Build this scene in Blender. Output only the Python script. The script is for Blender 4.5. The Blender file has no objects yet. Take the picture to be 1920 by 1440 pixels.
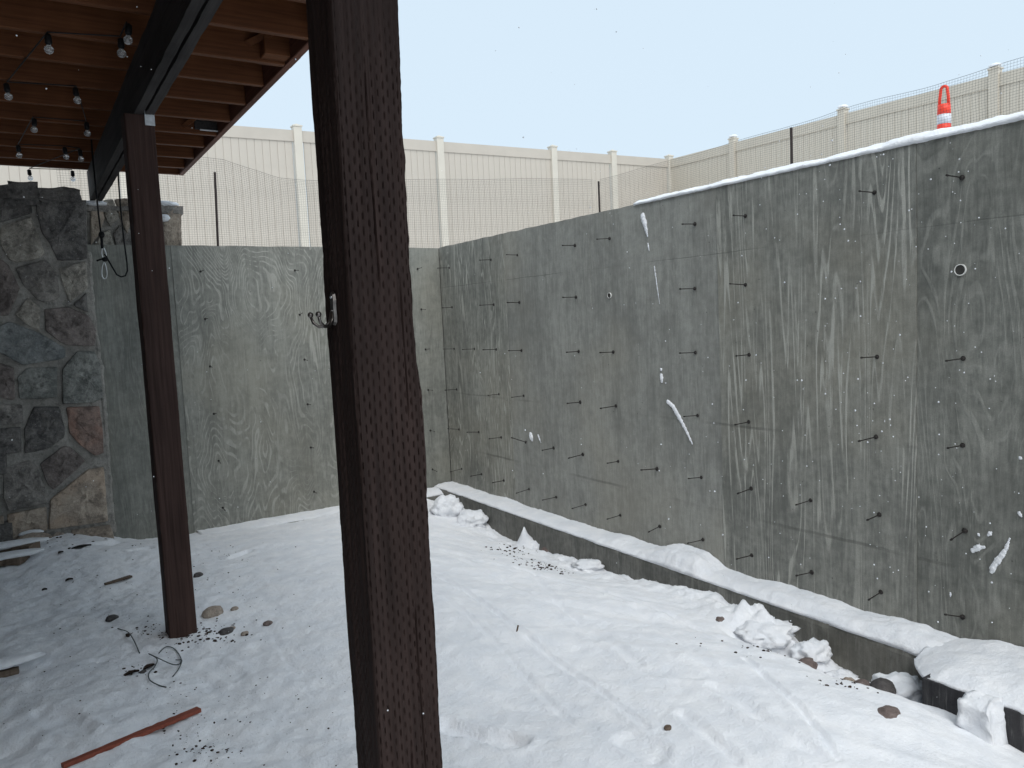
import bpy, bmesh, math, random
import numpy as np
from mathutils import Vector, Matrix, noise as mn
random.seed(7); rng = np.random.default_rng(11)
SC = bpy.context.scene
COL = SC.collection
# ------------------------------------------------------------------ camera
# survey of the place: X along the back wall, Y along the side wall, Z up, eye at (0,0,EYE)
EYE = 1.65
FPX = 1443.0
_h = lambda x: -124 - .047 * (x + 6)
def _nrm(a): return a / np.linalg.norm(a)
eY = _nrm(np.array([-926.0, _h(-926.0), FPX]))
eZ = _nrm(np.cross(np.array([-2000, _h(-2000), FPX]), np.array([2000, _h(2000), FPX])))
if eZ[1] > 0: eZ = -eZ
eX = np.cross(eY, eZ)
if eX[0] < 0: eX = -eX
ROT = np.array([eX, eY, eZ])
def ray(x, y): return ROT @ np.array([x - 960.0, y - 720.0, FPX])
def _pt(d, k):
    p = d * k; return np.array([p[0], p[1], p[2] + EYE])
def onX(x, y, X): d = ray(x, y); return _pt(d, X / d[0])
def onY(x, y, Y): d = ray(x, y); return _pt(d, Y / d[1])
def onZ(x, y, Z): d = ray(x, y); return _pt(d, (Z - EYE) / d[2])

cam_d = bpy.data.cameras.new('camera'); cam = bpy.data.objects.new('camera', cam_d); COL.objects.link(cam)
cam_d.sensor_width = 36; cam_d.lens = FPX / 1920 * 36; cam_d.clip_start = .05; cam_d.clip_end = 400
m3 = Matrix(((ROT[0, 0], -ROT[0, 1], -ROT[0, 2]), (ROT[1, 0], -ROT[1, 1], -ROT[1, 2]), (ROT[2, 0], -ROT[2, 1], -ROT[2, 2])))
cam.matrix_world = Matrix.Translation((0, 0, EYE)) @ m3.to_4x4()
SC.camera = cam
# ------------------------------------------------------------------ overcast sky and sun
W = bpy.data.worlds.new('World'); SC.world = W; W.use_nodes = True
wn = W.node_tree; wn.nodes.clear()
sky = wn.nodes.new('ShaderNodeTexSky'); sky.sky_type = 'NISHITA'; sky.sun_disc = False
sky.sun_elevation = math.radians(55); sky.sun_rotation = math.radians(198); sky.air_density = 1.0; sky.dust_density = 4.0
cloud = wn.nodes.new('ShaderNodeMixRGB'); cloud.inputs[0].default_value = .9     # overcast layer over the clear sky
cloud.inputs[2].default_value = (4.78, 5.72, 6.5, 1)
bg = wn.nodes.new('ShaderNodeBackground'); bg.inputs[1].default_value = .1
wo = wn.nodes.new('ShaderNodeOutputWorld')
wn.links.new(sky.outputs[0], cloud.inputs[1]); wn.links.new(cloud.outputs[0], bg.inputs[0]); wn.links.new(bg.outputs[0], wo.inputs[0])
sun_d = bpy.data.lights.new('sun', 'SUN'); sun_d.energy = 1.5; sun_d.angle = math.radians(60); sun_d.color = (1, .985, .96)
sun = bpy.data.objects.new('sun', sun_d); COL.objects.link(sun)
_el, _az = math.radians(55), math.radians(198)
sun.rotation_euler = Vector((-math.sin(_az) * math.cos(_el), -math.cos(_az) * math.cos(_el), -math.sin(_el))).to_track_quat('-Z', 'Y').to_euler()
SC.view_settings.view_transform = 'Standard'; SC.view_settings.look = 'None'
SC.view_settings.exposure = 0.64; SC.view_settings.gamma = 1.0; SC.view_settings.use_curve_mapping = False

# ------------------------------------------------------------------ node helper
class NT:
    def __init__(s, name):
        s.m = bpy.data.materials.new(name); s.m.use_nodes = True
        s.t = s.m.node_tree; s.t.nodes.clear()
        s.out = s.t.nodes.new('ShaderNodeOutputMaterial'); s.b = s.t.nodes.new('ShaderNodeBsdfPrincipled')
        s.t.links.new(s.b.outputs[0], s.out.inputs[0])
        s.tc = s.t.nodes.new('ShaderNodeTexCoord')
    def set(s, sock, v):
        if isinstance(v, bpy.types.NodeSocket): s.t.links.new(v, sock)
        elif isinstance(v, (tuple, list)) and len(v) == 3 and sock.type == 'RGBA': sock.default_value = (*v, 1)
        else: sock.default_value = v
    def vec(s, scale=(1, 1, 1), loc=(0, 0, 0), src=None):
        n = s.t.nodes.new('ShaderNodeMapping'); s.set(n.inputs[0], src or s.tc.outputs['Object'])
        n.inputs[1].default_value = loc; n.inputs[3].default_value = scale; return n.outputs[0]
    def noise(s, v, scale=1, detail=3, rough=.5, dist=0, col=False):
        n = s.t.nodes.new('ShaderNodeTexNoise'); s.set(n.inputs['Vector'], v); n.inputs['Scale'].default_value = scale
        n.inputs['Detail'].default_value = detail; n.inputs['Roughness'].default_value = rough; n.inputs['Distortion'].default_value = dist
        return n.outputs[1 if col else 0]
    def voro(s, v, scale=1, out=0):
        n = s.t.nodes.new('ShaderNodeTexVoronoi'); s.set(n.inputs['Vector'], v); n.inputs['Scale'].default_value = scale
        return n.outputs[out]
    def math(s, op, a, b=0.0, c=0.0):
        n = s.t.nodes.new('ShaderNodeMath'); n.operation = op; s.set(n.inputs[0], a); s.set(n.inputs[1], b)
        if op in ('MULTIPLY_ADD', 'COMPARE', 'SMOOTH_MIN', 'WRAP'): s.set(n.inputs[2], c)
        return n.outputs[0]
    def rng(s, v, a, b, c=0.0, d=1.0):
        n = s.t.nodes.new('ShaderNodeMapRange'); n.interpolation_type = 'SMOOTHSTEP'; s.set(n.inputs[0], v)
        for i, q in enumerate((a, b, c, d)): n.inputs[i + 1].default_value = q
        return n.outputs[0]
    def mix(s, f, a, b, mode='MIX'):
        n = s.t.nodes.new('ShaderNodeMixRGB'); n.blend_type = mode; s.set(n.inputs[0], f); s.set(n.inputs[1], a); s.set(n.inputs[2], b); return n.outputs[0]
    def sep(s, v):
        n = s.t.nodes.new('ShaderNodeSeparateXYZ'); s.set(n.inputs[0], v); return n.outputs
    def bump(s, h, strength=.5, dist=.01, prev=None):
        n = s.t.nodes.new('ShaderNodeBump'); n.inputs['Strength'].default_value = strength; n.inputs['Distance'].default_value = dist
        s.set(n.inputs['Height'], h)
        if prev: s.set(n.inputs['Normal'], prev)
        return n.outputs[0]
    def done(s, col, rough=.7, bump=None, spec=.3, metal=0.0):
        s.set(s.b.inputs['Base Color'], col); s.set(s.b.inputs['Roughness'], rough); s.b.inputs['Specular IOR Level'].default_value = spec
        s.b.inputs['Metallic'].default_value = metal
        if bump is not None: s.set(s.b.inputs['Normal'], bump)
        return s.m

def mat_plain(name, col, rough=.6, spec=.3, metal=0.0, var=.15, scale=20, bump=.1):
    t = NT(name); n = t.noise(t.vec(), scale, 4)
    c = t.mix(t.rng(n, .3, .7), tuple(x * (1 - var) for x in col), tuple(x * (1 + var) for x in col))
    return t.done(c, rough, t.bump(n, bump, .004), spec, metal)

def mat_concrete(name, axis, dark, light, line=1.0, lines_n=13.0, across=3.2, up=.55, off=0.0, smooth=0.0, tint=(1, 1, 1), seams=(), stripe=None):
    """Plywood-formed concrete: pale grain printed from the form, pour lines, pits and damp clouding. axis: 0 wall runs along X, 1 along Y"""
    t = NT(name); o = t.sep(t.tc.outputs['Object']); a = o[axis]; z = o[2]
    cv = t.t.nodes.new('ShaderNodeCombineXYZ'); t.set(cv.inputs[0], a); t.set(cv.inputs[1], z); cv.inputs[2].default_value = off
    base = cv.outputs[0]
    warp = t.noise(t.vec((2.2, .9, 1), (off, 0, 0), base), 1.0, 2, .5)
    n = t.noise(t.vec((across, up, 1), (off * 3, off, 0), base), 1.0, 2.2, .42, .25)
    ph = t.math('MULTIPLY_ADD', n, lines_n, t.math('MULTIPLY', a, 5.0))
    fr = t.math('FRACT', ph)
    tri = t.math('ABSOLUTE', t.math('SUBTRACT', fr, .5))
    wid = t.noise(t.vec((9, 1.6, 1), (off, 3, 0), base), 1.0, 3)
    ln = t.rng(t.math('ADD', tri, t.math('MULTIPLY', t.math('SUBTRACT', wid, .5), .60)), .31, .43)
    patch = t.rng(t.noise(t.vec((2.6, 1.1, 1), (off, 7, 0), base), 1.0, 3, .6), .30, .56)
    brk = t.rng(t.noise(t.vec((26, 2.6, 1), (0, off, 0), base), 1.0, 4, .72), .38, .54)
    grain = t.math('MULTIPLY', t.math('MULTIPLY', ln, patch), brk)
    fine = t.noise(t.vec((62, 5.0, 1), (0, off, 0), base), 1.0, 5, .75)
    cloud = t.noise(t.vec((1.5, 1.0, 1), (off, 0, 0), base), 1.0, 5, .62)
    drip = t.noise(t.vec((11, .45, 1), (off, 1, 0), base), 1.0, 3, .6)
    grit = t.noise(base, 170, 3, .7)
    mot = t.noise(base, 19, 4, .65)
    v = t.math('ADD', t.math('MULTIPLY', cloud, .32), t.math('MULTIPLY', drip, .26))
    v = t.math('ADD', v, t.math('MULTIPLY', fine, .34)); v = t.math('ADD', v, t.math('MULTIPLY', mot, .28))
    c = t.mix(t.rng(v, .47, .75), dark, light)
    if stripe:      # a damp, oil-dark band in one panel's print
        sd = t.math('ABSOLUTE', t.math('SUBTRACT', t.math('ADD', a, t.math('MULTIPLY', t.math('SUBTRACT', t.noise(t.vec((1, .8, 1), (0, 3, 0), base), 1.0, 3), .5), .22)), stripe[0]))
        c = t.mix(t.math('MULTIPLY', t.rng(sd, stripe[1], stripe[1] + .05, 1, 0), .6), c, tuple(x * .72 for x in dark))
    c = t.mix(t.math('MULTIPLY', t.rng(t.noise(base, .9, 3), .45, .7), .30), c, tuple(x * y for x, y in zip(light, (1.02, .93, .80))))
    c = t.mix(t.math('MULTIPLY', grain, min(1, .66 * line)), c, (.44, .435, .41))
    # fine even streaking of the smooth panels
    st = t.rng(t.noise(t.vec((52, 5.5, 1), (off, 0, 0), base), 1.0, 3, .7), .55, .75)
    c = t.mix(t.math('MULTIPLY', st, .22 + .18 * smooth), c, (.42, .42, .39))
    blot = t.rng(t.noise(t.vec((3.5, 2.2, 1), (off, 4, 0), base), 1.0, 6, .7), .50, .66)
    c = t.mix(t.math('MULTIPLY', blot, .28), c, tuple(x * .62 for x in dark))
    c = t.mix(t.math('MULTIPLY', t.rng(grit, .35, .65), .25), c, tuple(x * .72 for x in dark))
    pits = t.rng(t.voro(base, 15), .03, .075, 1, 0)
    pm = t.math('MULTIPLY', pits, t.rng(t.noise(base, 5, 2), .5, .6))
    c = t.mix(t.math('MULTIPLY', pm, .75), c, (.03, .03, .03))
    h = t.math('ADD', t.math('MULTIPLY', grain, .5), t.math('MULTIPLY', fine, .6))
    h = t.math('SUBTRACT', h, pm)
    for (zz, ww, amt) in seams:
        wz = t.math('ADD', z, t.math('MULTIPLY', t.math('SUBTRACT', t.noise(base, 3.0, 3), .5), .02))
        d = t.math('ABSOLUTE', t.math('SUBTRACT', wz, zz))
        k = t.math('MULTIPLY', t.rng(d, ww * .3, ww, 1, 0), t.rng(t.noise(t.vec((1.3, .4, 1), (zz * 9, 0, 0), base), 1.0, 3), .42, .62))
        c = t.mix(t.math('MULTIPLY', k, amt), c, (.055, .055, .05)); h = t.math('SUBTRACT', h, t.math('MULTIPLY', k, .8))
    c = t.mix(1.0, c, tint, 'MULTIPLY')
    return t.done(c, .62, t.bump(h, .35, .006), .32)

def mat_wood(name, dark, light, axis=2, rough=.7, bump=.5, spec=.2, fib=90):
    t = NT(name); sc = [fib, fib, fib]; sc[axis] = 2.2
    sc2 = [9, 9, 9]; sc2[axis] = .7
    f = t.noise(t.vec(tuple(sc)), 1, 4, .65); g = t.noise(t.vec(tuple(sc2)), 1, 4, .6, .6); p = t.noise(t.vec(), 2.3, 4)
    v = t.math('ADD', t.math('MULTIPLY', f, .45), t.math('ADD', t.math('MULTIPLY', g, .45), t.math('MULTIPLY', p, .25)))
    c = t.mix(t.rng(v, .36, .78), dark, light)
    knot = t.rng(t.voro(t.vec(tuple(2.6 if i != axis else .9 for i in range(3))), 1), .03, .10, 1, 0)
    c = t.mix(t.math('MULTIPLY', knot, .6), c, tuple(x * .4 for x in dark))
    return t.done(c, rough, t.bump(v, bump, .006), spec)

def mat_snow(name, dirt=False):
    t = NT(name); P = t.tc.outputs['Object']
    n1 = t.noise(P, 7, 5, .6); n2 = t.noise(P, 70, 3, .6); n3 = t.noise(P, 330, 2, .5)
    c = t.mix(t.rng(n1, .3, .75), (.80, .82, .855), (.90, .905, .92))
    c = t.mix(t.math('MULTIPLY', t.rng(n2, .35, .65), .05), c, (.72, .76, .82))
    if dirt:
        o = t.sep(P)
        # thin, trodden snow under the deck lets soil and leaf crumbs through
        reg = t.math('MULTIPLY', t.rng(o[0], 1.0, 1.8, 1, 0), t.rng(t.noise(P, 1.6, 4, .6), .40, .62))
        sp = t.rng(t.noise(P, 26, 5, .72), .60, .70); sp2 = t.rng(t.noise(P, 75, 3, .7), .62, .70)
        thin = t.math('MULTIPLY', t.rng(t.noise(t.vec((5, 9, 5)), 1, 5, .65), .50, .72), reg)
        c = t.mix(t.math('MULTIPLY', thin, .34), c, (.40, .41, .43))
        c = t.mix(t.math('MULTIPLY', t.math('MULTIPLY', sp, reg), .55), c, (.20, .19, .18))
        c = t.mix(t.math('MULTIPLY', t.math('MULTIPLY', sp2, reg), .5), c, (.11, .09, .075))
    h = t.math('ADD', t.math('MULTIPLY', n2, .7), t.math('ADD', t.math('MULTIPLY', n3, .35), n1))
    t.b.inputs['Subsurface Weight'].default_value = 0.0
    h = t.math('ADD', h, t.math('MULTIPLY', t.noise(P, 26, 5, .7), 1.1))
    return t.done(c, .6, t.bump(h, .55, .012), .2)

def mat_stone(name, dark, light, sp=.5, warm=None):
    t = NT(name); P = t.tc.outputs['Object']
    a = t.noise(P, 6, 5, .62, .3); b = t.noise(P, 42, 4, .7); g = t.noise(P, 140, 2, .6)
    c = t.mix(t.rng(t.math('ADD', t.math('MULTIPLY', a, .65), t.math('MULTIPLY', b, .4)), .36, .72), dark, light)
    if warm: c = t.mix(t.math('MULTIPLY', t.rng(t.noise(P, 4.2, 4), .45, .62), .7), c, warm)
    c = t.mix(t.math('MULTIPLY', t.rng(t.noise(P, 60, 3, .75), .60, .72), sp * .85), c, (.52, .51, .49))
    c = t.mix(t.math('MULTIPLY', t.rng(t.noise(P, 13, 4, .7), .52, .66), .55), c, tuple(x * .45 for x in dark))
    c = t.mix(t.math('MULTIPLY', t.rng(g, .60, .72), .5), c, (.02, .02, .022))
    h = t.math('ADD', a, t.math('MULTIPLY', b, .5))
    return t.done(c, .75, t.bump(h, 1.0, .02), .3)

# ------------------------------------------------------------------ mesh helpers
class MB:
    def __init__(s): s.v = []; s.f = []
    def add(s, vs, fs):
        k = len(s.v); s.v += [tuple(map(float, p)) for p in vs]; s.f += [tuple(i + k for i in q) for q in fs]; return s
    def box(s, a, b):
        x0, y0, z0 = a; x1, y1, z1 = b
        return s.add([(x0, y0, z0), (x1, y0, z0), (x1, y1, z0), (x0, y1, z0), (x0, y0, z1), (x1, y0, z1), (x1, y1, z1), (x0, y1, z1)],
                     [(0, 3, 2, 1), (4, 5, 6, 7), (0, 1, 5, 4), (1, 2, 6, 5), (2, 3, 7, 6), (3, 0, 4, 7)])
    def cbox(s, a, b, c=.003):
        """box with chamfered edges"""
        bm = bmesh.new(); bmesh.ops.create_cube(bm, size=1)
        for v in bm.verts: v.co = Vector([(p + q) / 2 + w * (q - p) for p, q, w in zip(a, b, v.co)])
        bmesh.ops.bevel(bm, geom=bm.edges[:], offset=c, segments=1, affect='EDGES', profile=.5)
        return s.bm(bm)
    def bm(s, bm, mat=None):
        bm.verts.index_update()
        s.add([(mat @ v.co if mat else v.co) for v in bm.verts], [[v.index for v in f.verts] for f in bm.faces]); bm.free(); return s
    def tube(s, pts, r, n=8, cap=True):
        pts = [Vector(p) for p in pts]; rs = r if isinstance(r, (list, tuple)) else [r] * len(pts)
        vs = []; fs = []; up = Vector((.123, .37, .92)); 
        for i, p in enumerate(pts):
            d = (pts[min(i + 1, len(pts) - 1)] - pts[max(i - 1, 0)]).normalized()
            u = (up - d * up.dot(d))
            if u.length < 1e-3: u = d.orthogonal()
            u.normalize(); w = d.cross(u); up = u
            for k in range(n):
                t = 2 * math.pi * k / n; vs.append(p + (u * math.cos(t) + w * math.sin(t)) * rs[i])
        for i in range(len(pts) - 1):
            for k in range(n): fs.append((i * n + k, i * n + (k + 1) % n, (i + 1) * n + (k + 1) % n, (i + 1) * n + k))
        if cap: fs.append(tuple(range(n - 1, -1, -1))); fs.append(tuple((len(pts) - 1) * n + k for k in range(n)))
        return s.add(vs, fs)
    def ball(s, c, r, seg=12, rings=8, scale=(1, 1, 1)):
        bm = bmesh.new(); bmesh.ops.create_uvsphere(bm, u_segments=seg, v_segments=rings, radius=r)
        for v in bm.verts: v.co = Vector((v.co.x * scale[0] + c[0], v.co.y * scale[1] + c[1], v.co.z * scale[2] + c[2]))
        return s.bm(bm)
    def build(s, name, mat, parent=None, smooth=False, loc=None):
        me = bpy.data.meshes.new(name)
        off = Vector(loc) if loc is not None else (world_loc(parent) if parent else Vector((0, 0, 0)))
        me.from_pydata([tuple(Vector(p) - off) for p in s.v], [], s.f); me.update()
        if smooth: me.polygons.foreach_set('use_smooth', [True] * len(me.polygons))
        me.materials.append(mat)
        o = bpy.data.objects.new(name, me); COL.objects.link(o)
        if parent: o.parent = parent; o.location = off - world_loc(parent)
        else: o.location = off
        return o
def world_loc(o):
    v = Vector(o.location)
    while o.parent: o = o.parent; v = v + o.location
    return v
def tag(o, label, cat, group=None, kind=None):
    o['label'] = label; o['category'] = cat
    if group: o['group'] = group
    if kind: o['kind'] = kind
    return o
def thing(name, loc, label, cat, group=None):
    o = bpy.data.objects.new(name, None); COL.objects.link(o); o.location = loc; o.empty_display_size = .1
    return tag(o, label, cat, group)
def inst(src, loc, rot=(0, 0, 0), parent=None, scale=None, name=None):
    c = src.copy(); COL.objects.link(c)
    if name: c.name = name
    c.parent = parent; c.location = loc; c.rotation_euler = rot
    if scale: c.scale = scale
    return c
def structure(o): o['kind'] = 'structure'; return o
def fb(p, o=5): return mn.fractal(Vector(p), 1.0, 2.0, o)
def blob(name, c, size, mat, seed=0, amp=.25, freq=2.2, sub=3, flat=None, rot=0.0, squash=0.0):
    """an irregular lump (stone, snow clod): noisy icosphere at c"""
    bm = bmesh.new(); bmesh.ops.create_icosphere(bm, subdivisions=sub, radius=1)
    R = Matrix.Rotation(rot, 3, 'Z')
    for v in bm.verts:
        p = v.co.copy(); k = 1 + amp * (fb(p * freq + Vector((seed * 7.3, seed, 0)), 4) + (.38 * fb(p * freq * 3.6 + Vector((seed, 5, 0)), 4) if sub > 3 else 0))
        q = p * k
        if flat is not None and q.z < flat: q.z = flat + (q.z - flat) * .2
        v.co = R @ Vector((q.x * size[0], q.y * size[1], q.z * size[2])) + Vector(c)
    m = MB(); m.bm(bm); return m.build(name, mat, None, True, loc=c)

# ------------------------------------------------------------------ materials
M = {}
seamz = ((EYE - .72, .012, .38), (EYE - 1.27, .013, .42), (EYE + .33, .005, .3))
CD, CL = (.148, .151, .143), (.335, .335, .315)
M['wall_grain'] = mat_concrete('formed_concrete_grain', 1, CD, CL, 1.35, 34, 4.2, .42, 1.3, 0, (1.07, 1.07, 1.015), seamz)
M['wall_grain_wide'] = mat_concrete('formed_concrete_wide_grain', 1, CD, CL, 1.9, 20, 4.8, .24, 5.1, .2, (1.05, 1.045, .99), seamz, stripe=(3.13, .13))
M['wall_smooth'] = mat_concrete('formed_concrete_smooth', 1, (.205, .205, .197), (.36, .36, .345), .14, 18, 4, .7, 2.7, 1.0, (1.07, 1.07, 1.015), seamz)
M['wall_damp'] = mat_concrete('formed_concrete_damp', 1, (.125, .128, .120), (.285, .285, .266), .45, 20, 3.0, .8, 8.2, .6, (1.05, 1.05, 1.0), seamz)
M['back_grain'] = mat_concrete('back_concrete_swirl', 0, (.155, .157, .147), (.315, .318, .296), .95, 34, 2.6, .85, 3.9, .2, (1.0, 1.0, .955))
M['back_plain'] = mat_concrete('back_concrete_plain', 0, (.145, .148, .138), (.29, .294, .274), .2, 20, 4, .6, 6.6, .5, (1.0, 1.0, .955))
M['foot_x'] = mat_concrete('footing_concrete', 1, (.10, .10, .09), (.24, .235, .21), .12, 7, 2, .8, 4.4, .7)
M['foot_dark'] = mat_concrete('dark_footing_concrete', 1, (.018, .018, .021), (.062, .06, .064), .1, 7, 2, .8, 7.7, .3)
M['core'] = mat_concrete('concrete_core', 1, CD, CL, .05, 7, 2, .8, 9.9, .6)
M['snow'] = mat_snow('fresh_snow'); M['snow_ground'] = mat_snow('trodden_snow', True)
M['post'] = mat_wood('stained_post', (.016, .0100, .0086), (.054, .0345, .030), 2, .75, .35, .15)
M['post_red'] = mat_wood('red_brown_post', (.026, .0145, .0122), (.072, .042, .035), 2, .7, .4, .15)
M['beam'] = mat_wood('near_black_beam', (.022, .020, .020), (.062, .057, .056), 1, .75, .4, .12)
M['joist'] = mat_wood('cedar_stained_joist', (.058, .020, .008), (.185, .071, .029), 0, .65, .3, .2, 60)
M['deckboard'] = mat_wood('deck_board_wood', (.07, .03, .016), (.16, .075, .04), 1, .7, .3, .2)
M['rim'] = mat_wood('rim_wood', (.07, .026, .016), (.20, .085, .055), 1, .7, .3, .2)
M['red_wood'] = mat_wood('red_stained_offcut', (.13, .035, .022), (.33, .10, .065), 0, .7, .4, .2)
M['grey_wood'] = mat_wood('weathered_stick', (.07, .05, .04), (.22, .17, .13), 0, .8, .4, .1)
M['vinyl'] = mat_plain('beige_vinyl', (.475, .43, .37), .45, .4, 0, .03, 3, .02)
M['vinyl_post'] = mat_plain('cream_vinyl_post', (.57, .53, .455), .45, .4, 0, .03, 3, .02)
M['vinyl_tan'] = mat_plain('tan_vinyl', (.53, .48, .40), .45, .4, 0, .03, 3, .02)
M['net'] = mat_plain('black_netting', (.035, .035, .036), .6, .3)
M['stake'] = mat_plain('dark_stake', (.03, .022, .02), .7)
M['black'] = mat_plain('black_rubber', (.012, .012, .013), .6, .3)
M['cord'] = mat_plain('black_cord', (.012, .012, .013), .8, .2, 0, .3, 300, .5)
M['steel'] = mat_plain('zinc_steel', (.62, .63, .64), .33, .5, .9, .08, 40, .05)
M['galv'] = mat_plain('galvanised_plate', (.62, .64, .66), .45, .5, .35, .12, 60, .05)
M['bronze'] = mat_plain('aged_nickel_hook', (.16, .145, .135), .34, .5, .9, .2, 60, .1)
M['tie'] = mat_plain('form_tie_steel', (.030, .026, .024), .6, .4, .3, .4, 60, .2)
M['tie_cone'] = mat_plain('dark_tie_cone', (.038, .036, .035), .7, .3, 0, .3, 50, .2)
M['rust'] = mat_plain('rusty_tie', (.07, .030, .022), .8, .2, 0, .3, 50, .2)
M['pvc'] = mat_plain('white_pvc', (.78, .77, .73), .4, .4, 0, .04)
M['hole'] = mat_plain('dark_hole', (.05, .048, .044), .9)
M['orange'] = mat_plain('orange_plastic', (.86, .060, .028), .4, .4, 0, .05)
M['white_band'] = mat_plain('grey_white_band', (.66, .68, .72), .4, .5, 0, .05)
M['mortar'] = mat_stone('mortar', (.22, .21, .19), (.40, .38, .345), .2)
M['soil'] = mat_stone('dark_soil', (.02, .017, .015), (.075, .06, .05), .1)
M['leaf'] = mat_plain('dead_leaf', (.035, .022, .016), .8, .2, 0, .6, 90)
M['wire'] = mat_plain('green_wire', (.05, .062, .062), .5, .4)
M['house'] = mat_plain('dark_unseen_siding', (.05, .045, .042), .8)  # for the unseen wall, kept dark so the deck side stays shaded
SM = {
 'dark': mat_stone('dark_grey_stone', (0.076, 0.072, 0.071), (0.225, 0.211, 0.194)),
 'lite': mat_stone('light_grey_stone', (0.223, 0.207, 0.179), (0.549, 0.506, 0.436)),
 'mid': mat_stone('mid_grey_stone', (0.128, 0.119, 0.111), (0.343, 0.318, 0.286), .8),
 'purp': mat_stone('purple_brown_stone', (0.118, 0.099, 0.092), (0.301, 0.258, 0.234)),
 'blue': mat_stone('blue_grey_stone', (0.133, 0.143, 0.144), (0.324, 0.335, 0.321), .25),
 'green': mat_stone('green_grey_stone', (0.131, 0.137, 0.127), (0.342, 0.342, 0.312), .4),
 'red': mat_stone('red_brown_stone', (0.171, 0.125, 0.110), (0.339, 0.243, 0.200), .3, (0.355, 0.204, 0.149)),
 'beige': mat_stone('beige_stone', (0.276, 0.230, 0.186), (0.551, 0.466, 0.379), .2, (0.511, 0.390, 0.292)),
 'brown': mat_stone('brown_stone', (0.202, 0.166, 0.134), (0.463, 0.388, 0.310), .5),
}
M['pebble'] = mat_stone('tan_river_stone', (.26, .21, .17), (.50, .43, .36), .2)
M['pebble_dark'] = mat_stone('dark_river_stone', (.05, .045, .045), (.13, .12, .115), .2)
M['brick'] = mat_stone('red_brown_rubble', (.11, .085, .077), (.27, .21, .19), .3)
t = NT('clear_bulb_glass'); t.b.inputs['Transmission Weight'].default_value = .75
M['glass'] = t.done((.80, .80, .80), .06, None, .5)

# ------------------------------------------------------------------ terrain
def rbf(pts):
    P = np.array(pts, float); n = len(P); xy = P[:, :2]
    d = np.linalg.norm(xy[:, None] - xy[None], axis=2); K = np.where(d > 0, d ** 2 * np.log(d + 1e-9), 0) + np.eye(n) * .02
    A = np.zeros((n + 3, n + 3)); A[:n, :n] = K; A[:n, n] = 1; A[:n, n + 1:] = xy; A[n, :n] = 1; A[n + 1:, :n] = xy.T
    w = np.linalg.solve(A, np.r_[P[:, 2], 0, 0, 0])
    def f(x, y):
        x = np.asarray(x, float); y = np.asarray(y, float); out = w[n] + w[n + 1] * x + w[n + 2] * y
        for i in range(n):
            r2 = (x - xy[i, 0]) ** 2 + (y - xy[i, 1]) ** 2
            out = out + w[i] * .5 * r2 * np.log(r2 + 1e-12)
        return out
    return f
_perm = rng.permutation(4096)
def vnoise(x, y, seed=0):
    xi = np.floor(x).astype(int); yi = np.floor(y).astype(int); fx = x - xi; fy = y - yi
    fx = fx * fx * (3 - 2 * fx); fy = fy * fy * (3 - 2 * fy)
    h = lambda a, b: _perm[(_perm[(a + seed * 57) % 4096] + b) % 4096] / 2048.0 - 1
    return (h(xi, yi) * (1 - fx) + h(xi + 1, yi) * fx) * (1 - fy) + (h(xi, yi + 1) * (1 - fx) + h(xi + 1, yi + 1) * fx) * fy
def fbm(x, y, oct=4, seed=0, g=.5):
    s = 0; a = 1; 
    for i in range(oct): s = s + a * vnoise(x * 2 ** i + 13.7 * i, y * 2 ** i + 5.1 * i, seed + i); a *= g
    return s
XW, YW = 3.63, 6.95            # faces of the side and back walls
rel = [(3.42, 6.54, -1.775), (3.42, 5.493, -1.888), (3.42, 4.867, -1.879), (3.42, 4.037, -1.834), (3.42, 3.377, -1.745), (3.42, 2.806, -1.76),
       (3.42, 2.53, -1.79), (3.42, 2.164, -1.813), (3.42, 1.912, -1.77),
       (1.096, 6.75, -1.705), (2.317, 6.75, -1.70), (3.1, 6.72, -1.74), (.52, 6.9, -1.626), (.85, 6.9, -1.70), (.21, 6.9, -1.515), (-.25, 6.9, -1.56), (-1.2, 6.9, -1.56),
       (.6, 4.3, -1.61), (.6, 1.4, -1.64), (0, 3, -1.60), (-1.5, 3, -1.58), (-1.5, 5, -1.57), (0, 5.5, -1.585), (1.5, 5.5, -1.62), (1.5, 4, -1.60), (1.5, 2.5, -1.62),
       (2.95, 2.77, -1.646), (2.95, 2.455, -1.672), (2.95, 2.24, -1.682), (2.95, 1.968, -1.672), (2.95, 1.727, -1.64),
       (3.2, 2.4, -1.80), (3.2, 2.05, -1.82), (2.4, 4.5, -1.655), (2.8, 5.5, -1.73), (2.3, 3.2, -1.615), (2.0, 2.0, -1.60), (2.3, 1.3, -1.62), (2.9, 3.4, -1.66),
       (3.08, 1.35, -1.75), (3.08, 1.7, -1.71), (3.0, .5, -1.76), (2, 0, -1.65), (0, 0, -1.65), (-2, -2, -1.65), (2, -3, -1.65), (3.5, -3, -1.75), (-4, 3, -1.6), (-4, -4, -1.65)]
_ter = rbf([(a, b, c + EYE) for a, b, c in rel])
def seg_d(X, Y, pl):
    best = np.full(X.shape, 9.0)
    for (a, b) in zip(pl[:-1], pl[1:]):
        ax, ay = a[0], a[1]; dx, dy = b[0] - ax, b[1] - ay; L = dx * dx + dy * dy
        u = np.clip(((X - ax) * dx + (Y - ay) * dy) / L, 0, 1)
        best = np.minimum(best, np.hypot(X - ax - u * dx, Y - ay - u * dy))
    return best
def gpx(x, y, z=-1.63): return onZ(x, y, EYE + z)
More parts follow.
